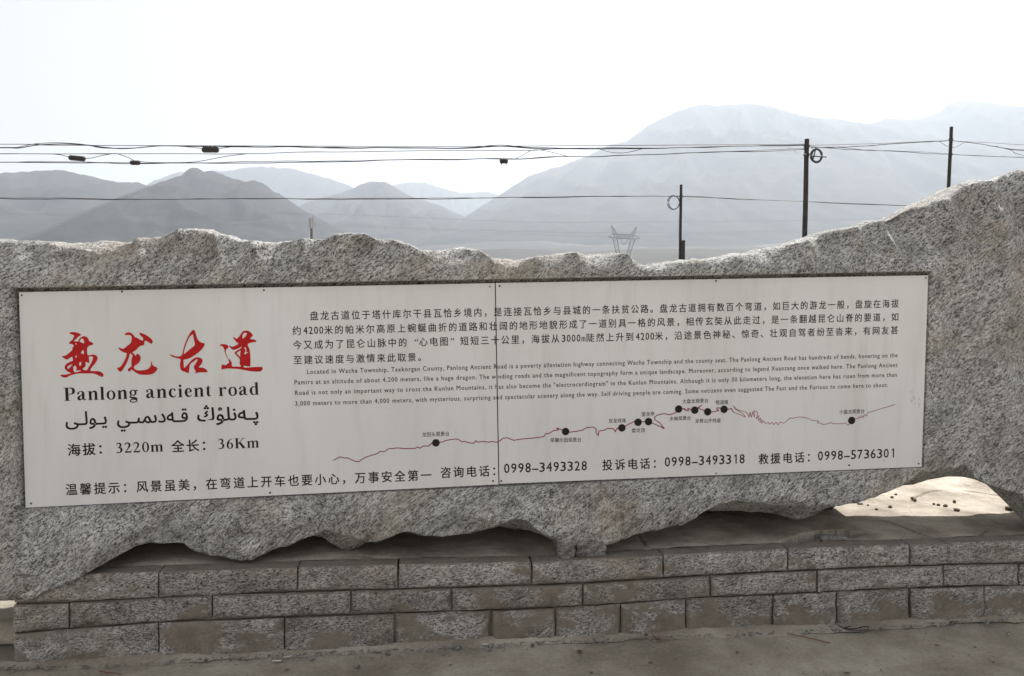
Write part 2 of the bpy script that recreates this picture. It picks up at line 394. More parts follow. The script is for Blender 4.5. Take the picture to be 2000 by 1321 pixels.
# ------------------------------------------------------------------ haze
hz, ht, hb = newmat('haze air'); ht.nodes.remove(hb)
pv = ht.nodes.new('ShaderNodeVolumePrincipled'); pv.inputs['Density'].default_value = 1.08e-4
pv.inputs['Color'].default_value = (.775, .865, .985, 1); pv.inputs['Anisotropy'].default_value = .35
ht.links.new(pv.outputs[0], [n for n in ht.nodes if n.type == 'OUTPUT_MATERIAL'][0].inputs['Volume'])
try: hz.cycles.homogeneous_volume = True
except Exception: pass
mb = MB(); mb.box((0, 8000, 1150), 17500, 9500, 1215)
hzo = mb.build('haze', hz); tag(hzo, 'thin pale haze filling the valley air', kind='stuff')

LINES = {
 0: [(22, 1134), (170, 1133), (308, 1131), (312, 1120), (434, 1117), (581, 1112), (600, 1110), (777, 1106), (1038, 1101), (1041, 1101), (1293, 1088), (1299, 1084), (1539, 1074), (1775, 1067), (1996, 1059), (2300, 1050)],
 1: [(22, 1183), (170, 1178), (308, 1170), (413, 1163), (581, 1156), (682, 1155), (775, 1153), (880, 1150), (1037, 1144), (1139, 1141), (1297, 1129), (1389, 1125), (1539, 1117), (1775, 1106), (2000, 1102), (2300, 1092)],
 2: [(22, 1239), (124, 1231), (308, 1217), (413, 1212), (549, 1208), (684, 1202), (880, 1197), (1037, 1191), (1139, 1186), (1300, 1173), (1389, 1168), (1512, 1164), (1599, 1159), (1719, 1152), (1850, 1147), (2000, 1145), (2300, 1136)],
 3: [(22, 1301), (160, 1296), (310, 1287), (500, 1281), (600, 1278), (775, 1270), (950, 1256), (1125, 1247), (1300, 1236), (1512, 1227), (1850, 1213), (2000, 1205), (2300, 1194)]}
JOINTS = {0: [22, 308, 581, 777, 1039, 1296, 1540, 1779, 1853, 2030, 2250],
          1: [22, 133, 413, 685, 882, 1139, 1389, 1598, 1845, 1992, 2250],
          2: [22, 308, 555, 770, 960, 1085, 1213, 1341, 1512, 1637, 1780, 1925, 2080, 2250]}
def ly(k, px): l = LINES[k]; return float(np.interp(px, [p[0] for p in l], [p[1] for p in l]))
def ztop(s):  # top of the ledge as a function of s
    return float(np.interp(s, ZT_s, ZT_z))
_t = [W_local(px, ly(0, px) - 2) for px in range(320, 2250, 60)]
ZT_s = [-.1] + [a[0] for a in _t]; ZT_z = [_t[0][1]] + [a[1] for a in _t]
# ------------------------------------------------------------------ the rock
PANEL = dict(tl=(37, 571), tr=(1813, 538), br=(1800, 912), bl=(50, 992))
b1 = [(-420, 1010), (-330, 1110), (-200, 1172), (-80, 1186), (0, 1180), (31, 1180), (48, 1181), (62, 1172), (80, 1160), (128, 1141), (166, 1120), (202, 1102), (225, 1088), (245, 1079), (266, 1067), (304, 1066), (357, 1065), (367, 1072), (381, 1080), (413, 1087), (455, 1094), (490, 1093), (511, 1086), (546, 1070), (556, 1069), (567, 1065), (595, 1054), (616, 1046), (631, 1040), (663, 1043), (690, 1052), (715, 1062), (735, 1060), (754, 1052), (775, 1041), (791, 1036), (815, 1041), (841, 1045), (897, 1045), (920, 1043), (936, 1039), (971, 1025), (990, 1015), (1006, 1010), (1023, 1011), (1041, 1027), (1065, 1044), (1090, 1059), (1107, 1067), (1146, 1066), (1170, 1064), (1195, 1059), (1220, 1050), (1247, 1043), (1285, 1038), (1325, 1026), (1352, 1014), (1381, 998), (1405, 984), (1430, 977), (1475, 979), (1512, 988), (1545, 994), (1569, 994), (1606, 986), (1640, 988), (1659, 984), (1700, 971), (1730, 957), (1756, 949), (1780, 936), (1800, 925), (1850, 914), (1880, 906), (1889, 918), (1897, 929), (1920, 944), (1960, 957), (1992, 965), (2000, 984), (2030, 1040), (2080, 1052), (2200, 1040), (2320, 990), (2420, 900)]
b2 = [(619, 1048), (631, 1050), (650, 1063), (669, 1074), (681, 1075), (700, 1070), (716, 1062), (720, 1050)]
b2b = [(972, 1026), (1002, 1033), (1030, 1036), (1055, 1043), (1070, 1051), (1084, 1059), (1092, 1058)]
b2c = [(1381, 998), (1430, 998), (1475, 1000), (1512, 1003), (1530, 1008), (1550, 1014), (1572, 1014), (1590, 1007), (1606, 992), (1625, 980)]
b2d = [(1742, 944), (1760, 949), (1785, 948), (1810, 937), (1850, 930), (1870, 930), (1897, 930), (1905, 930)]
tt2 = [(-420, 640), (-330, 520), (-200, 462), (0, 468), (52, 470), (115, 473), (168, 473), (196, 471), (255, 474), (290, 465), (325, 461), (337, 454), (350, 451), (378, 447), (413, 449), (432, 457), (455, 461), (475, 468), (490, 470), (539, 474), (577, 469), (600, 466), (645, 467), (665, 458), (687, 455), (719, 457), (740, 468), (771, 467), (790, 474), (810, 481), (824, 489), (859, 489), (875, 486), (885, 483), (908, 482), (922, 486), (936, 489), (953, 501), (985, 505), (1006, 509), (1037, 501), (1060, 498), (1090, 496), (1114, 492), (1128, 494), (1142, 498), (1175, 497), (1205, 494), (1214, 497), (1223, 505), (1240, 514), (1254, 519), (1275, 515), (1294, 511), (1333, 507), (1388, 503), (1447, 494), (1511, 480), (1560, 467), (1580, 463), (1600, 452), (1617, 448), (1650, 443), (1668, 441), (1677, 436), (1688, 432), (1719, 429), (1724, 434), (1730, 435), (1760, 418), (1787, 403), (1815, 389), (1847, 373), (1868, 362), (1880, 356), (1894, 354), (1910, 357), (1940, 355), (1960, 345), (1983, 333), (2000, 331), (2100, 318), (2230, 360), (2350, 480), (2420, 640)]
tt1 = [(95, 474), (120, 479), (145, 483), (165, 486), (180, 491), (190, 485), (210, 478), (240, 477), (262, 474)]
tt1b = [(1905, 356), (1940, 358), (1965, 361), (1978, 365), (2000, 358), (2060, 350), (2110, 330)]

def prof(pts, off, key=None):
    a = np.array([S_local(px, py, off if np.isscalar(off) else off(px)) for px, py in pts]); return a[:, 0], a[:, 1]
def bulge(px): return -.115 * (1 - smooth(120, 330, px))
sb, zb_ = prof(b1, lambda p: float(bulge(p)))
s0, s1 = sb[0] + .02, sb[-1] - .02
pl = S_local(*PANEL['tl']); pr_ = S_local(*PANEL['tr']); pbl = S_local(*PANEL['bl']); pbr = S_local(*PANEL['br'])
eL, eR = pl[0] - .021, pr_[0] + .008
ss = np.arange(s0, s1, .0085)
ss = np.sort(np.concatenate([ss[(np.abs(ss - eL) > .006) & (np.abs(ss - eR) > .006)], [eL - .002, eL + .002, eR - .002, eR + .002]]))
ns = len(ss)
pxs = np.interp(ss, sb, [p[0] for p in b1])
zb = np.interp(ss, sb, zb_)
st, zt_ = prof(tt2, .16); zt2 = np.interp(ss, st, zt_)
def overlay(base, lst, off):
    r = base.copy()
    for l in lst:
        a, z = prof(l, off); m = (ss >= a[0]) & (ss <= a[-1]); r[m] = np.interp(ss[m], a, z)
    return r
zt1 = overlay(zt2 - .012, [tt1, tt1b], .05)
tilt = lambda a, b: a[1] + (ss - a[0]) * (b[1] - a[1]) / (b[0] - a[0])
zPB = tilt(pbl, pbr) - .002; zPT = tilt(pl, pr_) + .018
jit = .004 * noise(ss * 9, 1.3) + .003 * noise(ss * 31, 4.3)
zb = zb + jit; zt1 = zt1 + .004 * noise(ss * 35, 2.2); zt2 = zt2 + .010 * (.3 - np.abs(noise(ss * 12, 8.2))) + .006 * (.3 - np.abs(noise(ss * 33, 8.2))) + .003 * noise(ss * 60, 7.2)
zPB = np.clip(zPB, zb + .012, None); zPB = np.minimum(zPB, zt1 - .25)
zPT = np.minimum(zPT, zt1 - .05); zPT = np.maximum(zPT, zPB + .1)
inside = (ss > eL) & (ss < eR)
# arêtes of the scalloped upper band
ar_px = [-260, -120, -20, 95, 178, 262, 345, 415, 492, 590, 660, 745, 830, 953, 1040, 1120, 1230, 1330, 1440, 1580, 1680, 1738, 1850, 1935, 2040, 2160, 2300]
ar = np.array([S_local(p, 500)[0] for p in ar_px])
def flute(s, z, zt):
    q = s + .22 * (z - zt) * 1.0 + .02 * noise(s * 4, z * 4, 0., 9)
    i = np.clip(np.searchsorted(ar, q) - 1, 0, len(ar) - 2)
    a, b_ = ar[i], ar[i + 1]; u = np.clip((q - a) / (b_ - a), 0, 1)
    depth = (.25 + .75 * np.abs(np.sin(i * 12.9898 + 2))) * np.minimum((b_ - a) * .20, .055)
    return 2.5 * depth * (1 - (2 * u - 1) ** 2)
def scoops(s, z, sx, sz, depth, ang, seed):
    ca, sa = math.cos(ang), math.sin(ang)
    u, v = (s * ca + z * sa) / sx, (-s * sa + z * ca) / sz
    iu, iv_ = np.floor(u), np.floor(v); best = np.full(u.shape, -9.)
    for a in (-1, 0, 1):
        for b in (-1, 0, 1):
            cu, cv = iu + a, iv_ + b
            ju = _hash(cu, cv, cu * 0, seed) * .42 + .5; jv = _hash(cu, cv, cu * 0, seed + 1) * .42 + .5; h = _hash(cu, cv, cu * 0, seed + 2)
            tx = _hash(cu, cv, cu * 0, seed + 3) * .5; tz = _hash(cu, cv, cu * 0, seed + 4) * .5
            du, dv = u - cu - ju, v - cv - jv
            best = np.maximum(best, .35 * h - 1.1 * (du * du + dv * dv) + tx * du + tz * dv)
    return depth * best
def relief(s, z):
    r = .034 * fbm(s * .9, z * 1.3, 0., 21, 3)
    r += .050 * (np.abs(noise(s * 2.3 + .8 * z, z * 2.0 - .5 * s, 0., 31)) - .3)
    r += .030 * (np.abs(noise(s * 5.3 - 2.5 * z, z * 4.7 + 1.2 * s, 0., 37)) - .3)
    r += scoops(s + .03 * noise(s * 7, z * 7, 0., 5), z, .34, .20, .040, .9, 111) + scoops(s, z + .01 * noise(s * 15, z * 15, 0., 5), .15, .085, .016, .6, 222) + scoops(s, z, .065, .035, .006, .65, 333)
    ca, sa = math.cos(math.radians(38)), math.sin(math.radians(38))
    u, v = s * ca + z * sa, -s * sa + z * ca
    r += .0055 * noise(u * 9, v * 22, 0., 41) + .0035 * noise(u * 20, v * 46, 0., 43) + .002 * noise(s * 60, z * 60, 0., 47)
    return r
SCARS = [(*S_local(295, 1045), *S_local(345, 996), .012, .012), (*S_local(312, 1030), *S_local(330, 1010), .018, .01), (*S_local(466, 1015), *S_local(474, 1045), .006, .02), (*S_local(690, 525), *S_local(735, 470), .02, .02), (*S_local(1110, 548), *S_local(1180, 500), .015, .015)]
def segdist(Ps, a, b):
    ab = b - a; t = np.clip(((Ps - a) @ ab) / (ab @ ab), 0, 1); return np.linalg.norm(Ps - (a + t[:, None] * ab), axis=1)
rows = []      # list of (s, z, off) rows
def row(z, off): rows.append((ss.copy(), np.broadcast_to(z, ss.shape).copy(), np.broadcast_to(off, ss.shape).copy()))
bl = bulge(pxs)
def ledge(s):  # ledge height under the rock (filled below with the plinth profile)
    return .43
def fr_off(z):
    r = relief(ss, z)
    up = smooth(0, 1, (z - zPT) / np.maximum(zt1 - zPT, .05))
    r = r + flute(ss, z, zt1) * (.35 + .65 * up) * (z > zPT - .01) - .02 * (z > zPT - .01)
    for (x0, y0, x1, y1, wd, dp) in SCARS:
        d_ = segdist(np.stack([ss + .006 * noise(z * 40, 2.), z], -1), np.array([x0, y0]), np.array([x1, y1])); r = r + dp * (1 - smooth(wd * .3, wd, d_))
    # tie in to the panel recess
    dx = np.maximum(np.maximum(eL - ss, ss - eR), 0); dz = np.maximum(np.maximum(zPB - z, z - zPT), 0)
    dist = np.hypot(dx, dz)
    lip = np.where(z > zPT - .02, -.024, np.where(ss < eL, -.022, .002)) + .004 * noise(ss * 14, z * 14, 0., 51)
    k = smooth(0, .16, dist); r = lip * (1 - k) + r * k
    # bulge at the lower left, and rounding of the lower edge
    low = 1 - smooth(.0, .45, z - zb)
    r = r + bl * low
    h = z - zb; rr = .018
    r = r + np.where(h < rr, rr - np.sqrt(np.maximum(rr * rr - (rr - h) ** 2, 0)), 0) * .6 * smooth(300, 420, pxs)
    h2 = zt1 - z; rr = .035
    r = r + np.where(h2 < rr, rr - np.sqrt(np.maximum(rr * rr - (rr - h2) ** 2, 0)), 0) * .7
    return r
nA, nB, nC = 46, 10, 64
for k in range(nA):
    z = zb + (zPB - .003 - zb) * k / (nA - 1); row(z, fr_off(z))
for k in range(nB):
    z = zPB + (zPT - zPB) * k / (nB - 1)
    f = fr_off(np.clip(z, zPB - .001, zPT)); row(z, np.where(inside, .03, f))
for k in range(nC):
    z = zPT + .003 + (zt1 - zPT - .003) * k / (nC - 1); row(z, fr_off(z))
T0 = .62 * np.clip(np.minimum((ss - s0) / .5, (s1 - ss) / .5), .25, 1) ** .5
base_top = rows[-1][2]
for k, (u, dz) in enumerate([(.3, .35), (.6, .75), (1.0, 1.0)]):
    z = zt1 + (zt2 - zt1) * dz; row(z, base_top + (.16 - base_top) * u + .003 * noise(ss * 40, k * 3.1))
for k in range(1, 10):
    u = k / 9; z = zt2 - .05 * u ** 2 - .03 * np.abs(noise(ss * 4, u * 3, 0., 61)) * u - .01 * u; row(z, .16 + (T0 - .18) * u)
ztb = rows[-1][1]
zled = np.interp(ss, sb, [0] * len(sb)) + np.interp((S_world(ss, 0, .5)[:, :2] - WP) @ WE, ZT_s, ZT_z)
archm = smooth(1745, 1800, pxs) * (1 - smooth(2150, 2230, pxs))
zback = (zled - .004) * (1 - archm) + (zled + .27 + .06 * noise(ss * 2.6, 3.3) + .02 * noise(ss * 9, 3.3)) * archm
for k in range(1, 28):
    u = k / 27; z = ztb + (zback - ztb) * u
    row(z, T0 + .05 * fbm(ss * 1.5, z * 1.5, 0., 71, 4) + .07 * math.sin(math.pi * u))
z2base = np.maximum(zb + .035, np.where(pxs < 330, zb + .035, 0))
z2 = overlay(z2base, [b2, b2b, b2c, b2d], .13)
for k in range(1, 10):
    u = k / 10; wu = archm * u + (1 - archm) * min(1.0, u * 1.15); z = zback + (np.maximum(z2, np.where(pxs < 330, .46, 0)) - zback) * wu
    row(z + .008 * noise(ss * 9, u * 9, 0., 81), T0 + (.13 - T0) * u)
lo = np.maximum(0, 1 - smooth(200, 330, pxs))
for k in range(0, 8):
    u = k / 8; z = z2 + (zb - z2) * u
    z = np.where(pxs < 330, np.maximum(z, 0) , z)
    row(z + .004 * noise(ss * 18, u * 5, 0., 91), (.13 + (rows[0][2] - .13) * u) * (1 - lo) + (-.05 + (rows[0][2] + .05) * u) * lo)
R = np.array([[a[0], a[1], a[2]] for a in rows])       # rows,3,ns
nr = len(rows)
P = S_world(R[:, 0, :].ravel(), 0, R[:, 2, :].ravel()); P[:, 2] = R[:, 1, :].ravel()
F = []
idx = np.arange(nr * ns).reshape(nr, ns)
a = idx; bq = np.roll(idx, -1, axis=0)
Q = np.stack([a[:, :-1], a[:, 1:], bq[:, 1:], bq[:, :-1]], -1).reshape(-1, 4)
me = bpy.data.meshes.new('rock')
nv, nf = len(P), len(Q)
me.vertices.add(nv); me.vertices.foreach_set('co', P.ravel())
me.loops.add(nf * 4); me.loops.foreach_set('vertex_index', Q.ravel())
me.polygons.add(nf); me.polygons.foreach_set('loop_start', np.arange(nf) * 4)
me.polygons.foreach_set('use_smooth', np.ones(nf, bool))
me.update(); me.validate(); me.materials.append(M_ROCK)
bm = bmesh.new(); bm.from_mesh(me)
bm.verts.ensure_lookup_table()
for c in (0, ns - 1):
    vs = [bm.verts[int(i)] for i in idx[:, c]]
    try: bm.faces.new(vs if c == 0 else vs[::-1])
    except ValueError: pass
bmesh.ops.recalc_face_normals(bm, faces=bm.faces); bm.to_mesh(me); bm.free()
rock = link(bpy.data.objects.new('monument_rock', me))
tag(rock, 'huge rough chiselled granite slab carrying the white sign, scalloped along its top', 'rock')

# ------------------------------------------------------------------ the plinth
plinth = empty('stone_plinth', tuple(W_world(2.4, 0, .5)))
tag(plinth, 'low plinth of three courses of long grey granite blocks under the rock', 'plinth')
def block(pa, pb, k, i):
    g = random.uniform(.35, 1.1)                                # half a joint, in pixels
    u = np.linspace(0, 1, 29 if pb - pa > 120 else 15); v = np.linspace(0, 1, 13)
    proud = random.uniform(-.006, .008)
    Pz = []
    a0 = pa + g; a1 = pb - g
    skew = random.uniform(-2.5, 2.5)
    L0, L1 = W_local(a0, ly(k + 1, a0) - g), W_local(a0, ly(k, a0) + g)
    R0, R1 = W_local(a1, ly(k + 1, a1) - g), W_local(a1, ly(k, a1) + g)
    if k == 2:
        L0 = (L0[0], -.03); R0 = (R0[0], -.03)
    if k == 0: L1 = (L1[0], ztop(L1[0])); R1 = (R1[0], ztop(R1[0]))
    V = []; nu, nv_ = len(u), len(v)
    for b_ in v:
        for a_ in u:
            s = (L0[0] * (1 - a_) + R0[0] * a_) * (1 - b_) + (L1[0] * (1 - a_) + R1[0] * a_) * b_
            z = (L0[1] * (1 - a_) + R0[1] * a_) * (1 - b_) + (L1[1] * (1 - a_) + R1[1] * a_) * b_
            V.append((s, z))
    V = np.array(V); s, z = V[:, 0], V[:, 1]
    A, B = np.meshgrid(u, v); A, B = A.ravel(), B.ravel()
    Lw = R0[0] - L0[0]; Hh = L1[1] - L0[1]
    ed = np.minimum(np.minimum(A, 1 - A) * Lw, np.minimum(B, 1 - B) * Hh)
    chip = .008 * np.maximum(noise(s * 18, z * 18, k * 3., 15), 0) + .003
    off = -proud + .006 * np.exp(-ed / .006) + chip * np.exp(-ed / .016) * 1.2 + .0045 * noise(s * 9, z * 14, i * 2.3, 17) + .002 * noise(s * 40, z * 40, 0., 19)
    ez = np.where(B > .99, -1, np.where(B < .01, 1, 0)); ex = np.where(A > .99, -1, np.where(A < .01, 1, 0))
    s = s + ex * (.0018 + .003 * np.abs(noise(z * 30, i * 7.7))); z = z + ez * (.0015 + .0025 * np.abs(noise(s * 22, i * 3.3 + k)))
    if k == 0: z = np.where(B > .99, z + .001, z)
    front = np.array([W_world(s[q], z[q], off[q]) for q in range(len(s))])
    D = .10 if k == 0 else .34
    backv = np.array([W_world(s[q], z[q], D) for q in range(len(s))])
    ii = np.arange(nu * nv_).reshape(nv_, nu)
    F = [(ii[r_, c], ii[r_, c + 1], ii[r_ + 1, c + 1], ii[r_ + 1, c]) for r_ in range(nv_ - 1) for c in range(nu - 1)]
    per = list(ii[0, :]) + list(ii[1:, -1]) + list(ii[-1, :-1][::-1]) + list(ii[1:-1, 0][::-1])
    n0 = len(front); bv = [backv[q] for q in per]
    Vf = np.concatenate([front, np.array(bv)]); m = len(per)
    F += [(per[j], n0 + j, n0 + (j + 1) % m, per[(j + 1) % m]) for j in range(m)]
    F.append(tuple(n0 + j for j in range(m))[::-1])
    o = mesh('stone_block', Vf, F, M_BLOCK, plinth)
    return o
for k in (0, 1, 2):
    J = JOINTS[k]
    for i in range(len(J) - 1): block(J[i], J[i + 1], k, i)
# cement core and screed top, with real cracks and a broken hollow
sA = W_local(22, 1183)[0] + .01; sB = W_local(2250, 1090)[0]
core = MB()
zc0 = ztop(0) - .12
for (a_, b_) in ((sA, sB),):
    Vc = [W_world(s, z, o_) for s in (a_ + .01, b_ - .01) for o_ in (.06, 1.62) for z in (-.05, ztop(s) - .075)]
    core.add(Vc, [(0, 1, 3, 2), (4, 6, 7, 5), (0, 4, 5, 1), (2, 3, 7, 6), (0, 2, 6, 4), (1, 5, 7, 3)])
core.build('core', M_TOP, plinth)
bd = MB(); bd.add([W_world(sA + .01, -.03, .034), W_world(sB, -.03, .034), W_world(sB, ztop(sB) - .012, .034), W_world(sA + .01, W_local(22, 1183)[1] + .02, .034)] , [(0, 1, 2, 3)]); bd.build('mortar_bed', M_PAVE, plinth)
def Wz(px, py):   # pixel on the ledge plane -> (s, off)
    z = .44
    for _ in range(3):
        p = on_z(px, py, z); s = float((p[:2] - WP) @ WE); z = ztop(s)
    return s, float((p[:2] - WP) @ WN)
cracks = [([(1740, 1020), (1758, 1026), (1790, 1040), (1830, 1052), (1868, 1058), (1892, 1057), (1910, 1048), (1925, 1036)], .007),
          ([(1757, 1052), (1772, 1060), (1784, 1068)], .010), ([(1783, 974), (1797, 968), (1803, 964), (1820, 960), (1845, 957)], .007),
          ([(1885, 958), (1940, 966), (1978, 974)], .006), ([(1845, 1075), (1856, 1067), (1862, 1060)], .007),
          ([(700, 1085), (730, 1088), (781, 1092), (860, 1096)], .004), ([(1240, 1040), (1262, 1066), (1290, 1080)], .006),
          ([(1700, 1012), (1725, 1017), (1740, 1020)], .004)]
cr = [(np.array([Wz(*p) for p in pts]), wd) for pts, wd in cracks]
pit = np.array([Wz(*p) for p in [(1512, 1062), (1545, 1048), (1600, 1036), (1650, 1036), (1693, 1042), (1668, 1050), (1630, 1055), (1580, 1058), (1532, 1068)]])
def inpoly(Ps, poly):
    c = np.zeros(len(Ps), bool); n = len(poly)
    for i in range(n):
        a, b = poly[i], poly[(i + 1) % n]
        cond = ((a[1] > Ps[:, 1]) != (b[1] > Ps[:, 1])) & (Ps[:, 0] < (b[0] - a[0]) * (Ps[:, 1] - a[1]) / (b[1] - a[1] + 1e-12) + a[0])
        c ^= cond
    return c
gs = np.concatenate([np.arange(sA, 3.0, .03), np.arange(3.0, sB, .0065)]); go = np.concatenate([np.arange(.102, .95, .0085), np.arange(.95, 1.65, .012)])
GS, GO = np.meshgrid(gs, go); Ps = np.stack([GS.ravel(), GO.ravel()], -1)
zt = np.interp(Ps[:, 0], ZT_s, ZT_z) - .0015
edgeback = smooth(1.38, 1.62, Ps[:, 1] + .07 * noise(Ps[:, 0] * 3, 0.))
z = zt + .003 * fbm(Ps[:, 0] * 5, Ps[:, 1] * 5, 0., 5) + .0015 * noise(Ps[:, 0] * 40, Ps[:, 1] * 40, 0., 6) - .05 * edgeback
Pj = Ps + .006 * np.stack([noise(Ps[:, 0] * 25, Ps[:, 1] * 25, 0., 7), noise(Ps[:, 0] * 25, Ps[:, 1] * 25, 0., 8)], -1)
for pts, wd in cr:
    d = np.min([segdist(Pj, pts[i], pts[i + 1]) for i in range(len(pts) - 1)], axis=0)
    z -= .022 * (1 - smooth(wd * .5, wd * 1.1, d))
ip = inpoly(Pj, pit); z = np.where(ip, z - .055 + .012 * noise(Ps[:, 0] * 30, Ps[:, 1] * 30, 0., 9), z)
V = np.array([WP[0] + Ps[:, 0] * WE[0] + Ps[:, 1] * WN[0], WP[1] + Ps[:, 0] * WE[1] + Ps[:, 1] * WN[1], z]).T
n1 = len(gs)
F = [(j * n1 + i, j * n1 + i + 1, (j + 1) * n1 + i + 1, (j + 1) * n1 + i) for j in range(len(go) - 1) for i in range(n1 - 1)]
mesh('screed', V, F, M_TOP, plinth, True)
# curved back skirt so that the plinth is closed behind
sk = MB()
sk.add([W_world(sA, -.05, 1.64), W_world(sB, -.05, 1.64), W_world(sB, ztop(sB) - .05, 1.64), W_world(sA, ztop(sA) - .05, 1.64)], [(0, 1, 2, 3)])
sk.build('back_face', M_TOP, plinth)

# ------------------------------------------------------------------ stones
def stone(name, c, rx, ry, rz, mat, seed, ang=0., tilt=0., sub=2, rough=.22):
    bm = bmesh.new(); bmesh.ops.create_icosphere(bm, subdivisions=sub, radius=1)
    P = np.array([v.co for v in bm.verts])
    q = P / np.abs(P).max(axis=1)[:, None] * .55 + P * .45
    q = q * (1 + rough * noise(P[:, 0] * 1.3 + seed, P[:, 1] * 1.3, P[:, 2] * 1.3 + seed)[:, None] + rough * .5 * noise(P[:, 0] * 3 + seed, P[:, 1] * 3, P[:, 2] * 3)[:, None])
    q = q * np.array([rx, ry, rz])
    q = (Matrix.Rotation(ang, 3, 'Z') @ Matrix.Rotation(tilt, 3, 'Y')) @ np.eye(3) @ q.T if False else (np.array(Matrix.Rotation(ang, 3, 'Z') @ Matrix.Rotation(tilt, 3, 'Y')) @ q.T)
    q = q.T
    for v, p in zip(bm.verts, q): v.co = p
    me = bpy.data.meshes.new(name); bm.to_mesh(me); bm.free(); me.materials.append(mat)
    me.polygons.foreach_set('use_smooth', [sub > 2] * len(me.polygons))
    o = bpy.data.objects.new(name, me); o.location = c; return link(o)
# two wedge stones between ledge and rock
def prism(name, px0, px1, y0, y1, off, depth, mat, seed, lab):
    a, b = W_local(px0, y1, off), W_local(px1, y1, off); zt0 = W_local(px0, y0, off)[1]
    zl = ztop((a[0] + b[0]) / 2) - .003
    nu, nv = 11, 8
    V = []; 
    for j in range(nv):
        for i in range(nu):
            s = a[0] + (b[0] - a[0]) * i / (nu - 1); zz = zl + (zt0 - zl) * j / (nv - 1)
            e = abs(2 * i / (nu - 1) - 1) ** 6 * .02 + abs(2 * j / (nv - 1) - 1) ** 6 * .006
            V.append(W_world(s + .006 * float(noise(j * .9, seed)), zz, off + e + .012 * float(noise(i * .7 + seed, j * .7))))
    n0 = len(V)
    for j in range(nv):
        for i in range(nu):
            s = a[0] + (b[0] - a[0]) * i / (nu - 1); zz = zl + (zt0 - zl) * j / (nv - 1); V.append(W_world(s, zz, off + depth))
    F = [(j * nu + i, j * nu + i + 1, (j + 1) * nu + i + 1, (j + 1) * nu + i) for j in range(nv - 1) for i in range(nu - 1)]
    F += [(n0 + f[3], n0 + f[2], n0 + f[1], n0 + f[0]) for f in F]
    F += [(i + 1, i, n0 + i, n0 + i + 1) for i in range(nu - 1)] + [((nv - 1) * nu + i, (nv - 1) * nu + i + 1, n0 + (nv - 1) * nu + i + 1, n0 + (nv - 1) * nu + i) for i in range(nu - 1)]
    F += [(j * nu, (j + 1) * nu, n0 + (j + 1) * nu, n0 + j * nu) for j in range(nv - 1)] + [((j + 1) * nu + nu - 1, j * nu + nu - 1, n0 + j * nu + nu - 1, n0 + (j + 1) * nu + nu - 1) for j in range(nv - 1)]
    o = mesh(name, np.array(V), F, mat); tag(o, lab, 'wedge stone', 'wedge stones between plinth and rock'); return o
prism('wedge_stone', 1090, 1126, 1062, 1097, .035, .16, M_STONE, 3, 'narrow cracked wedge stone, left one of the pair propping the rock at mid ledge')
prism('wedge_stone', 1128, 1185, 1062, 1097, .03, .2, M_STONE, 8, 'broad wedge stone, right one of the pair propping the rock at mid ledge')
s_, o_ = Wz(1628, 1052)
st_ = stone('stone_chunk', tuple(W_world(s_, ztop(s_) - .012, o_ + .01)), 0.085, .04, .03, M_STONE, 5, ang=math.atan2(WE[1], WE[0]), sub=3)
tag(st_, 'pale crumpled lump lying in the broken hollow of the ledge', 'rubble')
M_PEB = flat('dark earth clod', (.09, .065, .045), .9)
ORD = ['first', 'second', 'third', 'fourth', 'fifth', 'sixth', 'seventh', 'eighth', 'ninth', 'tenth', 'eleventh', 'twelfth', 'thirteenth', 'fourteenth', 'fifteenth', 'sixteenth']
pebs = [(1680, 984, 8, 2.5), (1695, 987, 3, 2), (1742, 972, 4, 3), (1749, 967, 3, 3), (1781, 975, 4, 4), (1787, 978, 4, 3), (1824, 985, 3, 2.5), (1833, 987, 4, 3), (1847, 990, 5, 4), (1864, 982, 3.5, 3.5), (1739, 991, 5, 3), (1869, 998, 6, 4), (1971, 996, 8, 6), (1712, 995, 4, 2)]
plab = {0: ('flat pale stone chip at the left tip of the sunlit strip on the ledge', M_STONE), 12: ('largest dark clod, at the right end of the sunlit strip on the ledge', M_PEB)}
for i, (px, py, w_, h_) in enumerate(pebs):
    s_, o_ = Wz(px, py); p = W_world(s_, ztop(s_), o_); sc = math.hypot(p[0], p[1]) / FPX
    rk = sorted([q[0] for j, q in enumerate(pebs) if j not in plab]).index(px) if i not in plab else 0
    l, mt = plab.get(i, ('small dark clod, ' + ORD[rk] + ' from the left of those on the ledge under the arch', M_PEB))
    o = stone('earth_clod' if i else 'stone_chip', (p[0], p[1], p[2] + h_ * sc * .3), w_ * sc * .75, w_ * sc * .7, h_ * sc * .8, mt, i * 1.7, ang=i, sub=1, rough=.35)
    tag(o, l, 'clod' if i else 'stone', 'earth clods on the sunlit part of the ledge' if i not in plab else None)
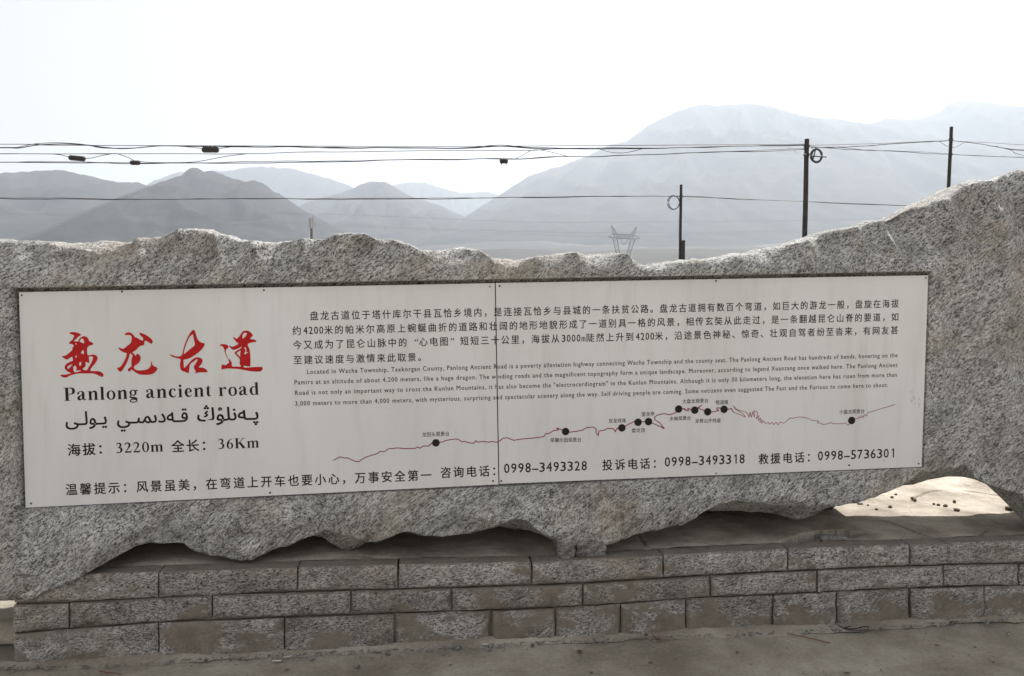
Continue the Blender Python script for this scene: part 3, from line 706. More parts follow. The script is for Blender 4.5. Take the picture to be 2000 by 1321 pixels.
# larger bits at the foot of the plinth
bits = [(758, 1277, 6, 5), (959, 1262, 7, 4), (545, 1290, 4, 3), (1133, 1274, 4, 3), (697, 1302, 5, 3), (895, 1268, 4, 3), (1262, 1243, 5, 4), (1330, 1236, 6, 4), (1468, 1240, 6, 4), (1405, 1232, 5, 4), (838, 1272, 5, 3), (610, 1288, 5, 3), (1040, 1262, 4, 3), (1968, 1238, 3, 2), (1962, 1208, 5, 4), (1860, 1217, 4, 3), (1182, 1256, 4, 3)]
for i, (px, py, w_, h_) in enumerate(bits):
    p = on_z(px, py, 0); sc = np.linalg.norm(p) / FPX
    l = {0: 'pale angular stone at the foot of the plinth, left of centre', 1: 'flat grey stone beside the white scrap at the foot of the plinth'}.get(i, 'small grit stone, ' + ORD[sorted([q[0] for q in bits[2:]]).index(px) if i > 1 else 0] + ' from the left along the foot of the plinth')
    o = stone('pebble', (p[0], p[1], h_ * sc * .45), w_ * sc, w_ * sc * .8, h_ * sc, M_STONE if i < 2 or i % 3 else M_PEB, i * 2.9, ang=i * 1.3, sub=1, rough=.35)
    tag(o, l, 'stone', None if i < 2 else 'grit stones along the foot of the plinth')
p = on_z(-12, 1262, 0)
o = stone('boulder', (p[0], p[1] + .1, .055), 0.16, .12, .07, M_TOP, 12, sub=3, rough=.15); tag(o, 'low brown boulder just past the left end of the plinth', 'boulder')
# gravel: nobody could count it
gb = MB(); r2 = random.Random(5)
ico = bmesh.new(); bmesh.ops.create_icosphere(ico, subdivisions=1, radius=1); iv = np.array([v.co for v in ico.verts]); iff = [tuple(v.index for v in f.verts) for f in ico.faces]; ico.free()
for k in range(2600):
    s_ = r2.uniform(-.3, 5.6); off = -abs(r2.gauss(0, .035)) - .006
    if r2.random() < .12: off = -r2.uniform(.05, 1.0)
    rr = r2.uniform(.0012, .0045) * (1 if r2.random() < .93 else 1.8)
    p = W_world(s_, 0, off); q = iv * (1 + .3 * np.array([r2.uniform(-1, 1) for _ in range(len(iv))])[:, None]) * np.array([rr * r2.uniform(.8, 1.6), rr, rr * .7])
    gb.add(q + p + np.array([0, 0, rr * .2 + .003]), iff)
o = gb.build('gravel', M_STONE); tag(o, 'fine grit and gravel swept along the foot of the plinth', kind='stuff')
# drift of cement along the foot
V = []; F = []; nS = 420
for j in range(nS):
    s_ = -.05 + 5.9 * j / (nS - 1)
    wd = .045 + .03 * float(noise(s_ * 2.5, 3.)) + .012 * float(noise(s_ * 15, 3.)); hh = .014 + .010 * float(noise(s_ * 3, 9.)) + .004 * float(noise(s_ * 25, 9.))
    for q, (a_, b_) in enumerate([(.01, 1), (-.25, .75), (-.6, .35), (-1, -.4)]): V.append(W_world(s_, hh * b_, wd * a_ if a_ < 0 else .012))
F = [(4 * j + q, 4 * j + q + 1, 4 * j + q + 5, 4 * j + q + 4) for j in range(nS - 1) for q in range(3)]
o = mesh('dust_drift', np.array(V), F, M_PAVE, None, True); tag(o, 'low drift of dust and old mortar along the foot of the plinth', kind='stuff')
def litter(name, pts, r, mat, lab, cat, n=5, z=.004):
    P = np.array([on_z(px, py, 0) for px, py in pts]); P = catmull(P, 6) if len(P) > 2 else P
    P[:, 2] = z + np.abs(.004 * noise(np.arange(len(P)) * .7, 3.))
    m = MB(); m.tube(P, r, n); o = m.build(name, mat, None, True); tag(o, lab, cat)
litter('twig', [(1538, 1239), (1575, 1247), (1622, 1258)], .0028, M_WOOD, 'thin reddish twig lying on the pavement, right of centre', 'twig')
litter('twig', [(1272, 1240), (1285, 1250), (1297, 1252)], .003, M_WOOD, 'short brown twig at the foot of the plinth', 'twig')
litter('twig', [(194, 1313), (215, 1316), (236, 1319)], .003, M_WOOD, 'dark twig at the lower left edge of the pavement', 'twig')
litter('wire_loop', [(1636, 1223), (1655, 1231), (1685, 1234), (1697, 1230), (1690, 1226), (1668, 1230), (1648, 1229), (1680, 1221)], .0022, M_CABLE, 'bent dark wire lying against the foot of the plinth', 'wire')
litter('paper_scrap', [(941, 1262), (958, 1261)], .005, M_PAPER, 'white rolled scrap beside the flat stone at the plinth foot', 'litter', z=.006)
for i, (px, py, w_) in enumerate([(1655, 1316, 7), (700, 1303, 8), (1940, 1295, 4), (402, 1292, 6), (1128, 1273, 4), (1270, 1296, 5), (1440, 1275, 5), (880, 1300, 4), (1830, 1262, 5), (1720, 1310, 3), (560, 1310, 5), (1100, 1305, 3)]):
    p = on_z(px, py, 0); k = np.linalg.norm(p) / FPX * w_; a = i * 1.9
    q = [(-1, 0), (-.4, .42), (.3, .38), (1, .05), (.4, -.35), (-.5, -.3)]
    V_ = [p + np.array([(x * math.cos(a) - y * math.sin(a)) * k, (x * math.sin(a) + y * math.cos(a)) * k, .004 + .004 * ((x * x + i) % 1)]) for x, y in q]; V_ += [v + np.array([0, 0, -.0012]) for v in V_]
    o = mesh('dry_leaf', np.array(V_), [tuple(range(6)), tuple(range(11, 5, -1))] + [(j, 6 + j, 6 + (j + 1) % 6, (j + 1) % 6) for j in range(6)], M_PEB)
    tag(o, 'dark curled leaf flake lying on the pavement, ' + ORD[sorted([1655, 700, 1940, 402, 1128, 1270, 1440, 880, 1830, 1720, 560, 1100]).index(px)] + ' from the left', 'leaf', 'leaf flakes scattered on the pavement')
litter('cigarette_end', [(532, 1294), (550, 1293)], .0045, M_PAPER, 'white cigarette end on the pavement, left of centre', 'litter', z=.005)
litter('straw', [(553, 1287), (570, 1284)], .003, M_PAPER, 'short pale straw just behind the cigarette end', 'litter', z=.005)

# ------------------------------------------------------------------ the sign
sign = empty('information_sign', tuple(S(900, 990)))
tag(sign, 'long white two panel information sign with red title, screwed into the rock', 'sign')
def panel(cs, name='panel'):
    m = MB(); f = [S(px, py, 0.0) for px, py in cs]; b_ = [p + np.array([SN[0], SN[1], 0]) * .004 for p in f]
    m.add(f + b_, [(0, 1, 2, 3), (7, 6, 5, 4), (1, 0, 4, 5), (2, 1, 5, 6), (3, 2, 6, 7), (0, 3, 7, 4)])
    return m.build(name, M_PANEL, sign)
panel([(37, 571), (966.3, 553.4), (973.5, 946.4), (50, 992)])
panel([(968.3, 553.2), (1813, 538), (1800, 912), (975.5, 945.4)])
m = MB(); f = [S(px, py, .012) for px, py in [(44, 577), (1806, 545), (1794, 906), (57, 985)]]; b_ = [p + np.array([SN[0], SN[1], 0]) * .012 for p in f]
m.add(f + b_, [(0, 1, 2, 3), (7, 6, 5, 4), (1, 0, 4, 5), (2, 1, 5, 6), (3, 2, 6, 7), (0, 3, 7, 4)]); m.build('backing', M_DARK, sign)
for i, (px, py) in enumerate([(42, 577), (238, 570), (515, 567), (957, 560), (976, 559), (1399, 549), (1809, 543), (1795, 906), (1659, 909), (1399, 925), (963, 940), (979, 940), (713, 961), (527, 963), (60, 984)]):
    c = S(px, py, -.003); a = np.array([SE[0], SE[1], 0]); up = np.array([0, 0, 1.]); n = np.array([SN[0], SN[1], 0])
    th = np.arange(10) * 2 * math.pi / 10; r = .0052 if i % 3 else .0042
    ring = [c + n * .0032 + r * (a * math.cos(t) + up * math.sin(t)) for t in th]; ring2 = [c + r * .7 * (a * math.cos(t) + up * math.sin(t)) for t in th]
    mesh('screw', np.array(ring + ring2), [(j, (j + 1) % 10, 10 + (j + 1) % 10, 10 + j) for j in range(10)] + [tuple(range(10, 20))], M_SCREW, sign)

# --- lettering machinery
fc = bpy.data.curves.new('glyph', 'FONT'); fc.resolution_u = 2
fo = bpy.data.objects.new('glyph', fc); COL.objects.link(fo)
def _m(body, bold):
    fc.body = body; fc.resolution_u = 6 if ord(body[0]) > 0xFB00 or body[0] == '\u0640' else 2
    bpy.context.view_layer.update()
    e = fo.evaluated_get(bpy.context.evaluated_depsgraph_get()); me = e.to_mesh()
    V = np.array([v.co for v in me.vertices]).reshape(-1, 3); F = [tuple(p.vertices) for p in me.polygons]; e.to_mesh_clear()
    return V, F
_gc = {}
def glyph(c, bold=0.0):
    k = (c, bold)
    if k not in _gc:
        if c == ' ': _gc[k] = (None, [], .28)
        elif c == '1': _gc[k] = (np.array([(.30, 0, 0), (.385, 0, 0), (.385, .70, 0), (.32, .70, 0), (.30, .66, 0), (.30, .60, 0), (.17, .53, 0), (.17, .60, 0)]), [(0, 1, 2, 3, 4, 5), (5, 6, 7, 4)], .56)
        else:
            V, F = _m(c, bold); V2, _ = _m(c + c, bold)
            _gc[k] = (V, F, float(V2[:, 0].max() - V[:, 0].max()))
    return _gc[k]
def is_cjk(c): return ord(c) > 0x2e80 or c in '“”'
INK_OFF = -.0006
def place(p0, p1, hpx, items, name, mat, bold=0.0, lift=0.0, split=False):
    """items: list of (V, F, advance) in em units; laid from p0 to p1 on the sign plane, em height hpx photo pixels."""
    A, B = S(*p0, INK_OFF - lift), S(*p1, INK_OFF - lift)
    d = B - A; Lm = np.linalg.norm(d); d = d / Lm
    n = np.array([SN[0], SN[1], 0]); up = np.cross(d, -n); up = -up if up[2] < 0 else up
    mid = (A + B) / 2; em = hpx * mid[1] / FPX
    tot = sum(a for _, _, a in items); ux = Lm / tot
    mb_ = MB(); x = 0; last = None
    for V, F, adv in items:
        if V is not None and len(V):
            P = A[None] + d[None] * ((x + V[:, 0]) * ux)[:, None] + up[None] * (V[:, 1] * em)[:, None]
            if bold:
                for q, (du, dv) in enumerate(((-1, -.5), (1, .5), (-.6, .8), (.6, -.8))):
                    mb_.add(P + (d * du + up * dv)[None] * bold * em + n[None] * .00004 * (q + 1), F)
            else: mb_.add(P, F)
            if split: last = mb_.build('letter', mat, sign); mb_ = MB()
        x += adv
    if split: return last
    o = mb_.build(name, mat, sign)
    if name == 'lettering': o['kind'] = 'stuff'
    return o
def line_cjk(text, p0, p1, size, mat=M_INK, bold=0.0, gap=.16, name='lettering', half=.5, dscale=1.1):
    items = []
    for c in text:
        if c == ' ': items.append((None, [], half)); continue
        V, F, a = glyph(c, bold)
        if is_cjk(c) and not c in '“”':
            items.append((V * np.array([1 / (1 + gap), 1, 1]) + np.array([0.0, 0, 0]), F, 1.0))
        else:
            w0, w1 = V[:, 0].min(), V[:, 0].max(); cell = half; wd = (w1 - w0)
            tgt = cell * .74 if c in '0123456789m' else min(wd, cell * .5 if c in '-' else cell * .6)
            if c == '-': tgt = cell * .85
            V2 = V.copy(); 
            if c == '1': tgt = cell * .36
            V2[:, 0] = (V[:, 0] - w0) / max(wd, 1e-6) * tgt + (cell - tgt) / 2
            V2[:, 1] *= dscale if c.isdigit() else 1
            items.append((V2, F, cell))
    return place(p0, p1, size, items, name, mat, bold, split=size > 19)
def line_lat(text, p0, p1, size, mat=M_INK2, bold=0.0, track=.09, name='lettering'):
    items = []
    for c in text:
        V, F, a = glyph(c, bold); items.append((V, F, a + track))
    return place(p0, p1, size, items, name, mat, bold)
# Chinese body (baseline is about .07 em above the box bottom)
line_cjk('盘龙古道位于塔什库尔干县瓦恰乡境内，是连接瓦恰乡与县城的一条扶贫公路。盘龙古道拥有数百个弯道，如巨大的游龙一般，盘旋在海拔', (605, 624.5), (1758, 599.5), 18.2, bold=.010)
line_cjk('约4200米的帕米尔高原上蜿蜒曲折的道路和壮阔的地形地貌形成了一道别具一格的风景，相传玄奘从此走过，是一条翻越昆仑山脊的要道，如', (571, 653.5), (1758, 625.5), 18.2, bold=.010)
line_cjk('今又成为了昆仑山脉中的 “心电图” 短短三十公里，海拔从3000m陡然上升到4200米，沿途景色神秘、惊奇、壮观自驾者纷至沓来，有网友甚', (572, 681.5), (1757, 651.5), 18.2, bold=.010)
line_cjk('至建议速度与激情来此取景。', (573, 710.5), (836, 704), 18.2, bold=.010)
line_lat('Located in Wacha Township, Taxkorgan County, Panlong Ancient Road is a poverty alleviation highway connecting Wacha Township and the county seat. The Panlong Ancient Road has hundreds of bends, hovering on the', (599, 731), (1754, 698), 12.6, bold=.012)
line_lat('Pamirs at an altitude of about 4,200 meters, like a huge dragon. The winding roads and the magnificent topography form a unique landscape. Moreover, according to legend Xuanzang once walked here. The Panlong Ancient', (574.5, 751.5), (1754, 717), 12.6, bold=.012)
line_lat('Road is not only an important way to cross the Kunlun Mountains, it has also become the "electrocardiogram" in the Kunlun Mountains. Although it is only 30 kilometers long, the elevation here has risen from more than', (575.5, 772), (1753, 736), 12.6, bold=.012)
line_lat('3,000 meters to more than 4,000 meters, with mysterious, surprising and spectacular scenery along the way. Self driving people are coming. Some netizens even suggested The Fast and the Furious to come here to shoot.', (576, 793), (1736, 756), 12.6, bold=.012)
# bottom line
line_cjk('温馨提示：风景虽美，在弯道上开车也要小心，万事安全第一', (128, 966), (847, 936.5), 24.2, bold=.016)
line_cjk('咨询电话：', (860, 932.5), (985, 927.5), 23.5, bold=.016)
line_cjk('0998-3493328', (983, 924.5), (1148, 918.5), 24.5, bold=.012)
line_cjk('投诉电话：', (1176, 917.5), (1298, 913), 23.2, bold=.016)
line_cjk('0998-3493318', (1297, 911.5), (1456, 905), 24.0, bold=.012)
line_cjk('救援电话：', (1481, 905.5), (1598, 900.5), 22.6, bold=.016)
line_cjk('0998-5736301', (1596, 899.5), (1750, 893.5), 23.5, bold=.012)
# map captions
for tx, x0, x1, y0, y1, h in [('龙回头观景台', 824.5, 878, 853, 851, 10), ('旱獭乐园观景台', 1074.5, 1136, 864, 862.5, 10), ('双龙戏珠', 1188.5, 1223, 826, 825, 9.5), ('盘龙顶', 1233.5, 1260, 844.5, 844, 9.5), ('望龙亭', 1252.5, 1279, 813, 812, 9.5),
                          ('大盘龙观景台', 1332.5, 1384, 788, 786, 9.5), ('水袖观景台', 1307.5, 1350, 821.5, 820, 9.5), ('龙脊山步栈道', 1357.5, 1408, 826, 825, 9.5), ('悟道屋', 1397.5, 1423, 790, 789, 9.5), ('小盘龙观景台', 1639.5, 1689, 808.5, 807, 9.5)]:
    line_cjk(tx, (x0, y0), (x1, y1), h, gap=.02, bold=.006)
# Uyghur title, presentation forms in visual order; spaces between words
words = ['\uFEF0\u0640\uFEDF \uFEEE\u0640\uFEF3', '\uFEF2\u0640\uFBE9\uFEE4\uFBE8\uFEA9\uFEEA\u0640\uFED7', '\uFBD3\uFBD8\uFEE0\uFEE7\uFEEA\u0640\uFB58']
for wd, x0, x1 in [(words[0].replace(' ', ''), 127.5, 210.5), (words[1], 228, 368.5), (words[2], 384.5, 507)]:
    items = []
    for c in wd:
        V, F, a = glyph(c, .02); items.append((V, F, a))
    yb = lambda x: 830.5 - (x - 150) * .031
    place((x0, yb(x0)), (x1, yb(x1)), 37, items, 'word', M_INK, .016)


# --- hand drawn bold serif letters: ribbons of varying width
def ribbon(pts, n=5, closed=False):
    P = catmull(pts, n, closed) if len(pts) > 2 else np.array(pts, float)
    c, wd = P[:, :2], P[:, 2]
    t = (np.roll(c, -1, 0) - np.roll(c, 1, 0)) if closed else np.gradient(c, axis=0)
    t /= np.linalg.norm(t, axis=1)[:, None] + 1e-9
    nn = np.stack([-t[:, 1], t[:, 0]], -1)
    a = c + nn * wd[:, None] / 2; b_ = c - nn * wd[:, None] / 2; m_ = len(c)
    V = np.concatenate([a, b_]); V = np.c_[V, np.zeros(len(V))]
    F = [(i, (i + 1) % m_, m_ + (i + 1) % m_, m_ + i) for i in range(m_ if closed else m_ - 1)]
    return V, F
def rect(x0, y0, x1, y1): return np.array([(x0, y0, 0), (x1, y0, 0), (x1, y1, 0), (x0, y1, 0)], float), [(0, 1, 2, 3)]
def oval(cx, cy, rx, ry, ws, wt):
    return ribbon([(cx + rx * math.cos(t), cy + ry * math.sin(t), ws * abs(math.cos(t)) ** 1.5 + wt * (1 - abs(math.cos(t)) ** 1.5)) for t in np.linspace(0, 2 * math.pi, 17)[:-1]], 3, True)
def disc(cx, cy, r, n=14):
    return np.array([(cx + r * math.cos(t), cy + r * math.sin(t), 0) for t in np.arange(n) * 2 * math.pi / n]), [tuple(range(n))]
stem = lambda x: [rect(x, 0, x + .135, .44), rect(x - .05, 0, x + .185, .024), ribbon([(x - .055, .437, .018), (x + .04, .445, .03), (x + .135, .468, .012)])]
arch = lambda x: [ribbon([(x, .36, .03), (x + .07, .43, .055), (x + .15, .445, .09), (x + .215, .38, .13), (x + .22, .2, .135), (x + .22, .0, .135)]), rect(x + .105, 0, x + .335, .024)]
G = {
 'P': (.611, [rect(.10, 0, .25, .676), rect(.02, 0, .34, .026), rect(.02, .65, .3, .676), ribbon([(.24, .655, .04), (.38, .652, .05), (.49, .60, .12), (.515, .505, .15), (.49, .405, .12), (.38, .345, .045), (.24, .34, .035)])]),
 'a': (.5, [ribbon([(.075, .36, .085), (.10, .415, .06), (.19, .455, .035), (.29, .44, .08), (.325, .36, .13), (.325, .2, .13), (.325, .05, .13)]), disc(.085, .355, .05), ribbon([(.29, .285, .03), (.18, .235, .06), (.10, .165, .11), (.10, .09, .13), (.155, .045, .09), (.23, .06, .04), (.28, .10, .03)]), ribbon([(.35, .06, .10), (.40, .022, .05), (.475, .055, .02)])]),
 'n': (.556, stem(.065) + arch(.2)),
 'm': (.833, stem(.065) + arch(.2) + arch(.48)),
 'l': (.278, [rect(.07, 0, .205, .66), rect(.015, 0, .26, .024), ribbon([(.015, .645, .018), (.1, .65, .03), (.205, .67, .012)])]),
 'o': (.5, [oval(.25, .228, .165, .222, .125, .035)]),
 'g': (.5, [oval(.215, .315, .13, .135, .10, .035), oval(.225, -.10, .175, .075, .055, .05), ribbon([(.11, .20, .04), (.06, .12, .06), (.10, .07, .08), (.25, .05, .10), (.37, .015, .09), (.40, -.05, .06)]), ribbon([(.31, .415, .04), (.38, .43, .05), (.46, .42, .06)])]),
 'c': (.444, [ribbon([(.355, .35, .10), (.34, .42, .07), (.26, .455, .035), (.15, .40, .10), (.10, .25, .14), (.14, .10, .12), (.25, .035, .07), (.34, .055, .04), (.40, .12, .02)])]),
 'e': (.444, [ribbon([(.14, .26, .03), (.25, .26, .03), (.37, .26, .03)]), ribbon([(.355, .265, .10), (.335, .38, .09), (.25, .455, .04), (.15, .40, .10), (.10, .25, .14), (.14, .10, .12), (.25, .04, .07), (.34, .06, .04), (.40, .13, .02)])]),
 'i': (.278, stem(.07) + [disc(.137, .60, .072)]),
 't': (.333, [ribbon([(.17, .58, .02), (.15, .45, .12), (.145, .3, .13), (.145, .12, .13), (.19, .035, .08), (.26, .04, .03), (.31, .09, .02)]), rect(.015, .435, .30, .463)]),
 'r': (.444, stem(.065) + [ribbon([(.2, .36, .03), (.27, .425, .05), (.34, .43, .09), (.385, .39, .08)]), disc(.37, .39, .05)]),
 'd': (.556, [rect(.34, .02, .475, .66), ribbon([(.28, .645, .018), (.38, .65, .03), (.475, .67, .012)]), ribbon([(.40, .04, .08), (.46, .03, .04), (.54, .035, .015)]), ribbon([(.35, .39, .03), (.27, .45, .04), (.15, .38, .09), (.105, .23, .14), (.15, .08, .10), (.25, .015, .04), (.35, .07, .03)])]),
 'K': (.778, [rect(.10, 0, .25, .676), rect(.02, 0, .34, .026), rect(.02, .65, .34, .676), ribbon([(.25, .28, .03), (.60, .655, .045)]), ribbon([(.33, .42, .13), (.64, .02, .16)]), rect(.46, 0, .76, .026), rect(.48, .65, .72, .676)]),
 '3': (.5, [ribbon([(.06, .53, .03), (.13, .63, .06), (.24, .655, .07), (.33, .56, .12), (.29, .43, .09), (.17, .365, .03)]), ribbon([(.17, .365, .03), (.31, .34, .09), (.37, .22, .14), (.32, .08, .10), (.19, .025, .05), (.07, .06, .09)])]),
 '2': (.5, [ribbon([(.05, .50, .03), (.11, .62, .07), (.24, .65, .08), (.34, .54, .13), (.31, .40, .10), (.18, .20, .05), (.06, .05, .04)]), rect(.04, 0, .43, .10), ribbon([(.42, .07, .04), (.46, .19, .02)])]),
 '0': (.5, [oval(.25, .335, .165, .32, .12, .04)]),
 '6': (.5, [oval(.26, .20, .155, .19, .12, .035), ribbon([(.11, .2, .12), (.13, .38, .12), (.25, .56, .07), (.43, .67, .02)])]),
}
def serif(text, p0, p1, size, track=.05):
    items = []; k = 0
    for c in text:
        if c == ' ': items.append((None, [], .25 + track)); continue
        adv, prims = G[c]; Vs = []; Fs = []; n0 = 0
        for V, F in prims:
            Vs.append(V); Fs += [tuple(i + n0 for i in f) for f in F]; n0 += len(V)
        items.append((np.concatenate(Vs), Fs, adv + track))
    # each glyph primitive sits a hair above the last so that none share a plane
    return place(p0, p1, size, items, 'lettering', M_INK, split=True)
serif('Panlong ancient road', (124.5, 783.5), (509, 771.5), 38.0)
line_cjk('海拔：', (132, 889), (219, 885), 25.5, bold=.02, gap=.1)
serif('3220m', (226, 885.5), (321, 882), 30)
line_cjk('全长：', (335, 882), (421, 878), 25.5, bold=.02, gap=.1)
serif('36Km', (425.5, 877.5), (508, 874.5), 30)

bpy.data.objects.remove(fo)
# --- red brushed title, outlines with holes
def brush(org, loops, sc=12.01):
    cu = bpy.data.curves.new('brush', 'CURVE'); cu.dimensions = '2D'; cu.fill_mode = 'BOTH'; cu.resolution_u = 1
    for lp in loops:
        P = catmull([(x, y) for x, y in lp], 3, True)
        sp_ = cu.splines.new('POLY'); sp_.points.add(len(P) - 1); sp_.use_cyclic_u = True
        for q, (x, y) in zip(sp_.points, P): q.co = (x / 1000, -y / 1000, 0, 1)
    ob = bpy.data.objects.new('brush', cu); COL.objects.link(ob); bpy.context.view_layer.update()
    e = ob.evaluated_get(bpy.context.evaluated_depsgraph_get()); me = e.to_mesh()
    V = np.array([S(org[0] + v.co.x * 1000 / sc, org[1] - v.co.y * 1000 / sc, INK_OFF) for v in me.vertices]); F = [tuple(p.vertices) for p in me.polygons]; e.to_mesh_clear()
    bpy.data.objects.remove(ob)
    mesh('title_character', V, F, M_RED, sign)
brush((110, 640), [[(300, 130), (340, 110), (430, 108), (520, 130), (585, 170), (540, 200), (490, 240), (440, 290), (410, 315), (450, 325), (510, 325), (540, 260), (600, 215), (660, 205), (720, 230), (765, 290), (770, 320), (820, 340), (870, 378), (840, 410), (780, 425), (740, 455), (722, 490), (722, 580), (735, 640), (750, 655), (820, 640), (890, 635), (940, 665), (970, 710), (940, 800), (880, 880), (830, 940), (795, 1010), (860, 1020), (990, 1025), (1060, 1050), (1110, 1110), (1090, 1155), (1040, 1150), (950, 1105), (860, 1080), (700, 1078), (500, 1080), (380, 1110), (300, 1135), (250, 1168), (190, 1175), (130, 1155), (95, 1125), (130, 1105), (220, 1105), (300, 1085), (345, 1070), (270, 1035), (210, 980), (195, 920), (230, 860), (300, 815), (380, 780), (390, 770), (375, 690), (355, 690), (300, 725), (240, 752), (180, 720), (130, 685), (160, 665), (230, 650), (290, 600), (370, 530), (378, 480), (405, 440), (385, 395), (320, 385), (298, 360), (330, 325), (380, 280), (410, 220), (415, 180), (360, 165)],
    [(545, 325), (580, 270), (605, 255), (640, 290), (650, 330), (650, 368), (600, 358)], [(578, 585), (605, 550), (630, 528), (643, 560), (643, 622), (600, 610)], [(532, 850), (560, 812), (588, 822), (583, 870), (550, 902)],
    [(762, 692), (820, 677), (862, 692), (848, 760), (808, 850), (758, 930), (713, 1002), (660, 998), (615, 970), (682, 908), (688, 812), (720, 817), (765, 832), (772, 780)],
    [(257, 930), (310, 882), (383, 867), (350, 902), (290, 968), (267, 958)], [(397, 930), (440, 893), (463, 920), (478, 960), (462, 1002), (520, 1007), (560, 1003), (573, 1020), (530, 1033), (427, 1047), (402, 990)],
    [(442, 378), (460, 370), (478, 385), (462, 398)], [(460, 652), (480, 680), (470, 710), (450, 700)]])
brush((220, 640), [[(280, 165), (310, 130), (370, 110), (440, 130), (490, 180), (535, 235), (560, 230), (610, 265), (690, 305), (712, 290), (710, 240), (660, 200), (635, 160), (630, 125), (680, 130), (760, 165), (830, 205), (900, 260), (935, 310), (938, 350), (905, 382), (850, 350), (780, 310), (745, 335), (738, 400), (690, 425), (640, 435), (600, 475), (530, 540), (465, 585), (500, 615), (545, 670), (560, 620), (600, 620), (645, 670), (658, 720), (640, 790), (590, 850), (510, 905), (500, 940), (530, 985), (600, 1005), (720, 1000), (820, 975), (880, 920), (900, 870), (905, 775), (935, 870), (970, 905), (1045, 945), (1030, 1010), (970, 1070), (880, 1105), (720, 1110), (630, 1100), (540, 1055), (480, 1010), (440, 990), (410, 1020), (385, 1035), (355, 1005), (365, 965), (430, 920), (440, 860), (440, 760), (465, 660), (440, 630), (415, 605), (395, 650), (370, 740), (320, 850), (250, 970), (195, 1035), (150, 1020), (110, 975), (115, 935), (170, 930), (240, 840), (300, 720), (330, 610), (260, 585), (190, 545), (140, 490), (130, 465), (180, 480), (240, 500), (290, 475), (350, 420), (420, 370), (440, 300), (445, 230), (420, 190), (370, 172), (310, 180)]])
brush((325, 635), [[(75, 690), (150, 710), (230, 735), (310, 738), (365, 700), (380, 640), (410, 520), (450, 400), (500, 290), (560, 180), (620, 120), (655, 120), (690, 200), (720, 310), (790, 400), (890, 430), (895, 470), (850, 550), (760, 640), (650, 720), (520, 790), (405, 820), (405, 900), (415, 1005), (480, 950), (560, 860), (640, 785), (720, 758), (800, 775), (845, 815), (840, 880), (800, 945), (760, 995), (850, 1000), (920, 1035), (960, 1080), (945, 1110), (800, 1112), (720, 1125), (680, 1138), (665, 1125), (690, 1110), (665, 1050), (640, 980), (690, 900), (725, 830), (715, 800), (650, 850), (590, 890), (555, 930), (540, 1000), (525, 1125), (510, 1130), (430, 1100), (360, 1070), (325, 1010), (318, 900), (330, 810), (250, 780), (130, 740)],
    [(408, 678), (430, 560), (470, 440), (540, 290), (600, 230), (623, 222), (635, 300), (668, 450), (640, 500), (560, 560), (470, 640)]])
brush((420, 635), [[(425, 280), (455, 290), (490, 320), (530, 310), (580, 250), (640, 160), (700, 135), (770, 135), (840, 180), (885, 245), (850, 290), (820, 320), (880, 335), (940, 350), (970, 375), (945, 400), (870, 410), (800, 430), (765, 465), (800, 550), (820, 640), (830, 800), (825, 960), (790, 972), (720, 965), (680, 955), (670, 985), (720, 1000), (850, 990), (960, 985), (1090, 985), (1115, 1005), (1110, 1050), (1060, 1090), (940, 1095), (800, 1080), (690, 1060), (560, 1035), (400, 1025), (260, 1025), (165, 1045), (150, 1030), (155, 940), (190, 930), (250, 940), (300, 905), (330, 880), (315, 830), (310, 780), (350, 820), (390, 880), (400, 970), (500, 975), (605, 975), (575, 900), (580, 810), (540, 750), (460, 665), (500, 610), (600, 550), (625, 510), (600, 520), (520, 560), (440, 585), (370, 550), (335, 490), (355, 485), (390, 510), (450, 500), (545, 440), (500, 400), (460, 350), (430, 310)],
    [(642, 318), (650, 240), (680, 190), (738, 187), (738, 230), (690, 290)], [(507, 665), (540, 632), (598, 603), (589, 680), (584, 742), (540, 700)], [(682, 545), (714, 527), (733, 580), (733, 637), (775, 640), (740, 663), (714, 688), (687, 680), (692, 650), (717, 610), (702, 565)],
    [(110, 475), (150, 450), (250, 455), (310, 490), (315, 530), (265, 570), (250, 620), (265, 690), (300, 770), (300, 790), (255, 710), (225, 620), (205, 550), (170, 500), (120, 490)]])
# --- route map
r5 = [(165, 515), (207, 492), (235, 500), (252, 498), (300, 520), (325, 523), (345, 508), (375, 492), (440, 472), (462, 457), (475, 460), (490, 458), (512, 442), (570, 436), (620, 441), (680, 439), (697, 430), (712, 438), (730, 424), (765, 424), (785, 405), (812, 400), (835, 400), (860, 398), (866, 390), (930, 380), (950, 381), (975, 398), (1000, 395), (1012, 403), (1050, 407), (1062, 390), (1075, 400), (1110, 395), (1145, 400), (1165, 395), (1195, 401), (1215, 390), (1235, 375), (1262, 372), (1300, 388), (1340, 382), (1370, 378), (1420, 375), (1490, 365), (1505, 345), (1520, 348), (1550, 328), (1585, 322), (1570, 310), (1600, 320), (1628, 333), (1655, 337), (1690, 332), (1735, 325), (1760, 308), (1800, 305), (1820, 315), (1820, 340), (1835, 358), (1838, 330), (1880, 322), (1890, 313), (1930, 315), (1942, 335), (1950, 315), (1980, 308)]
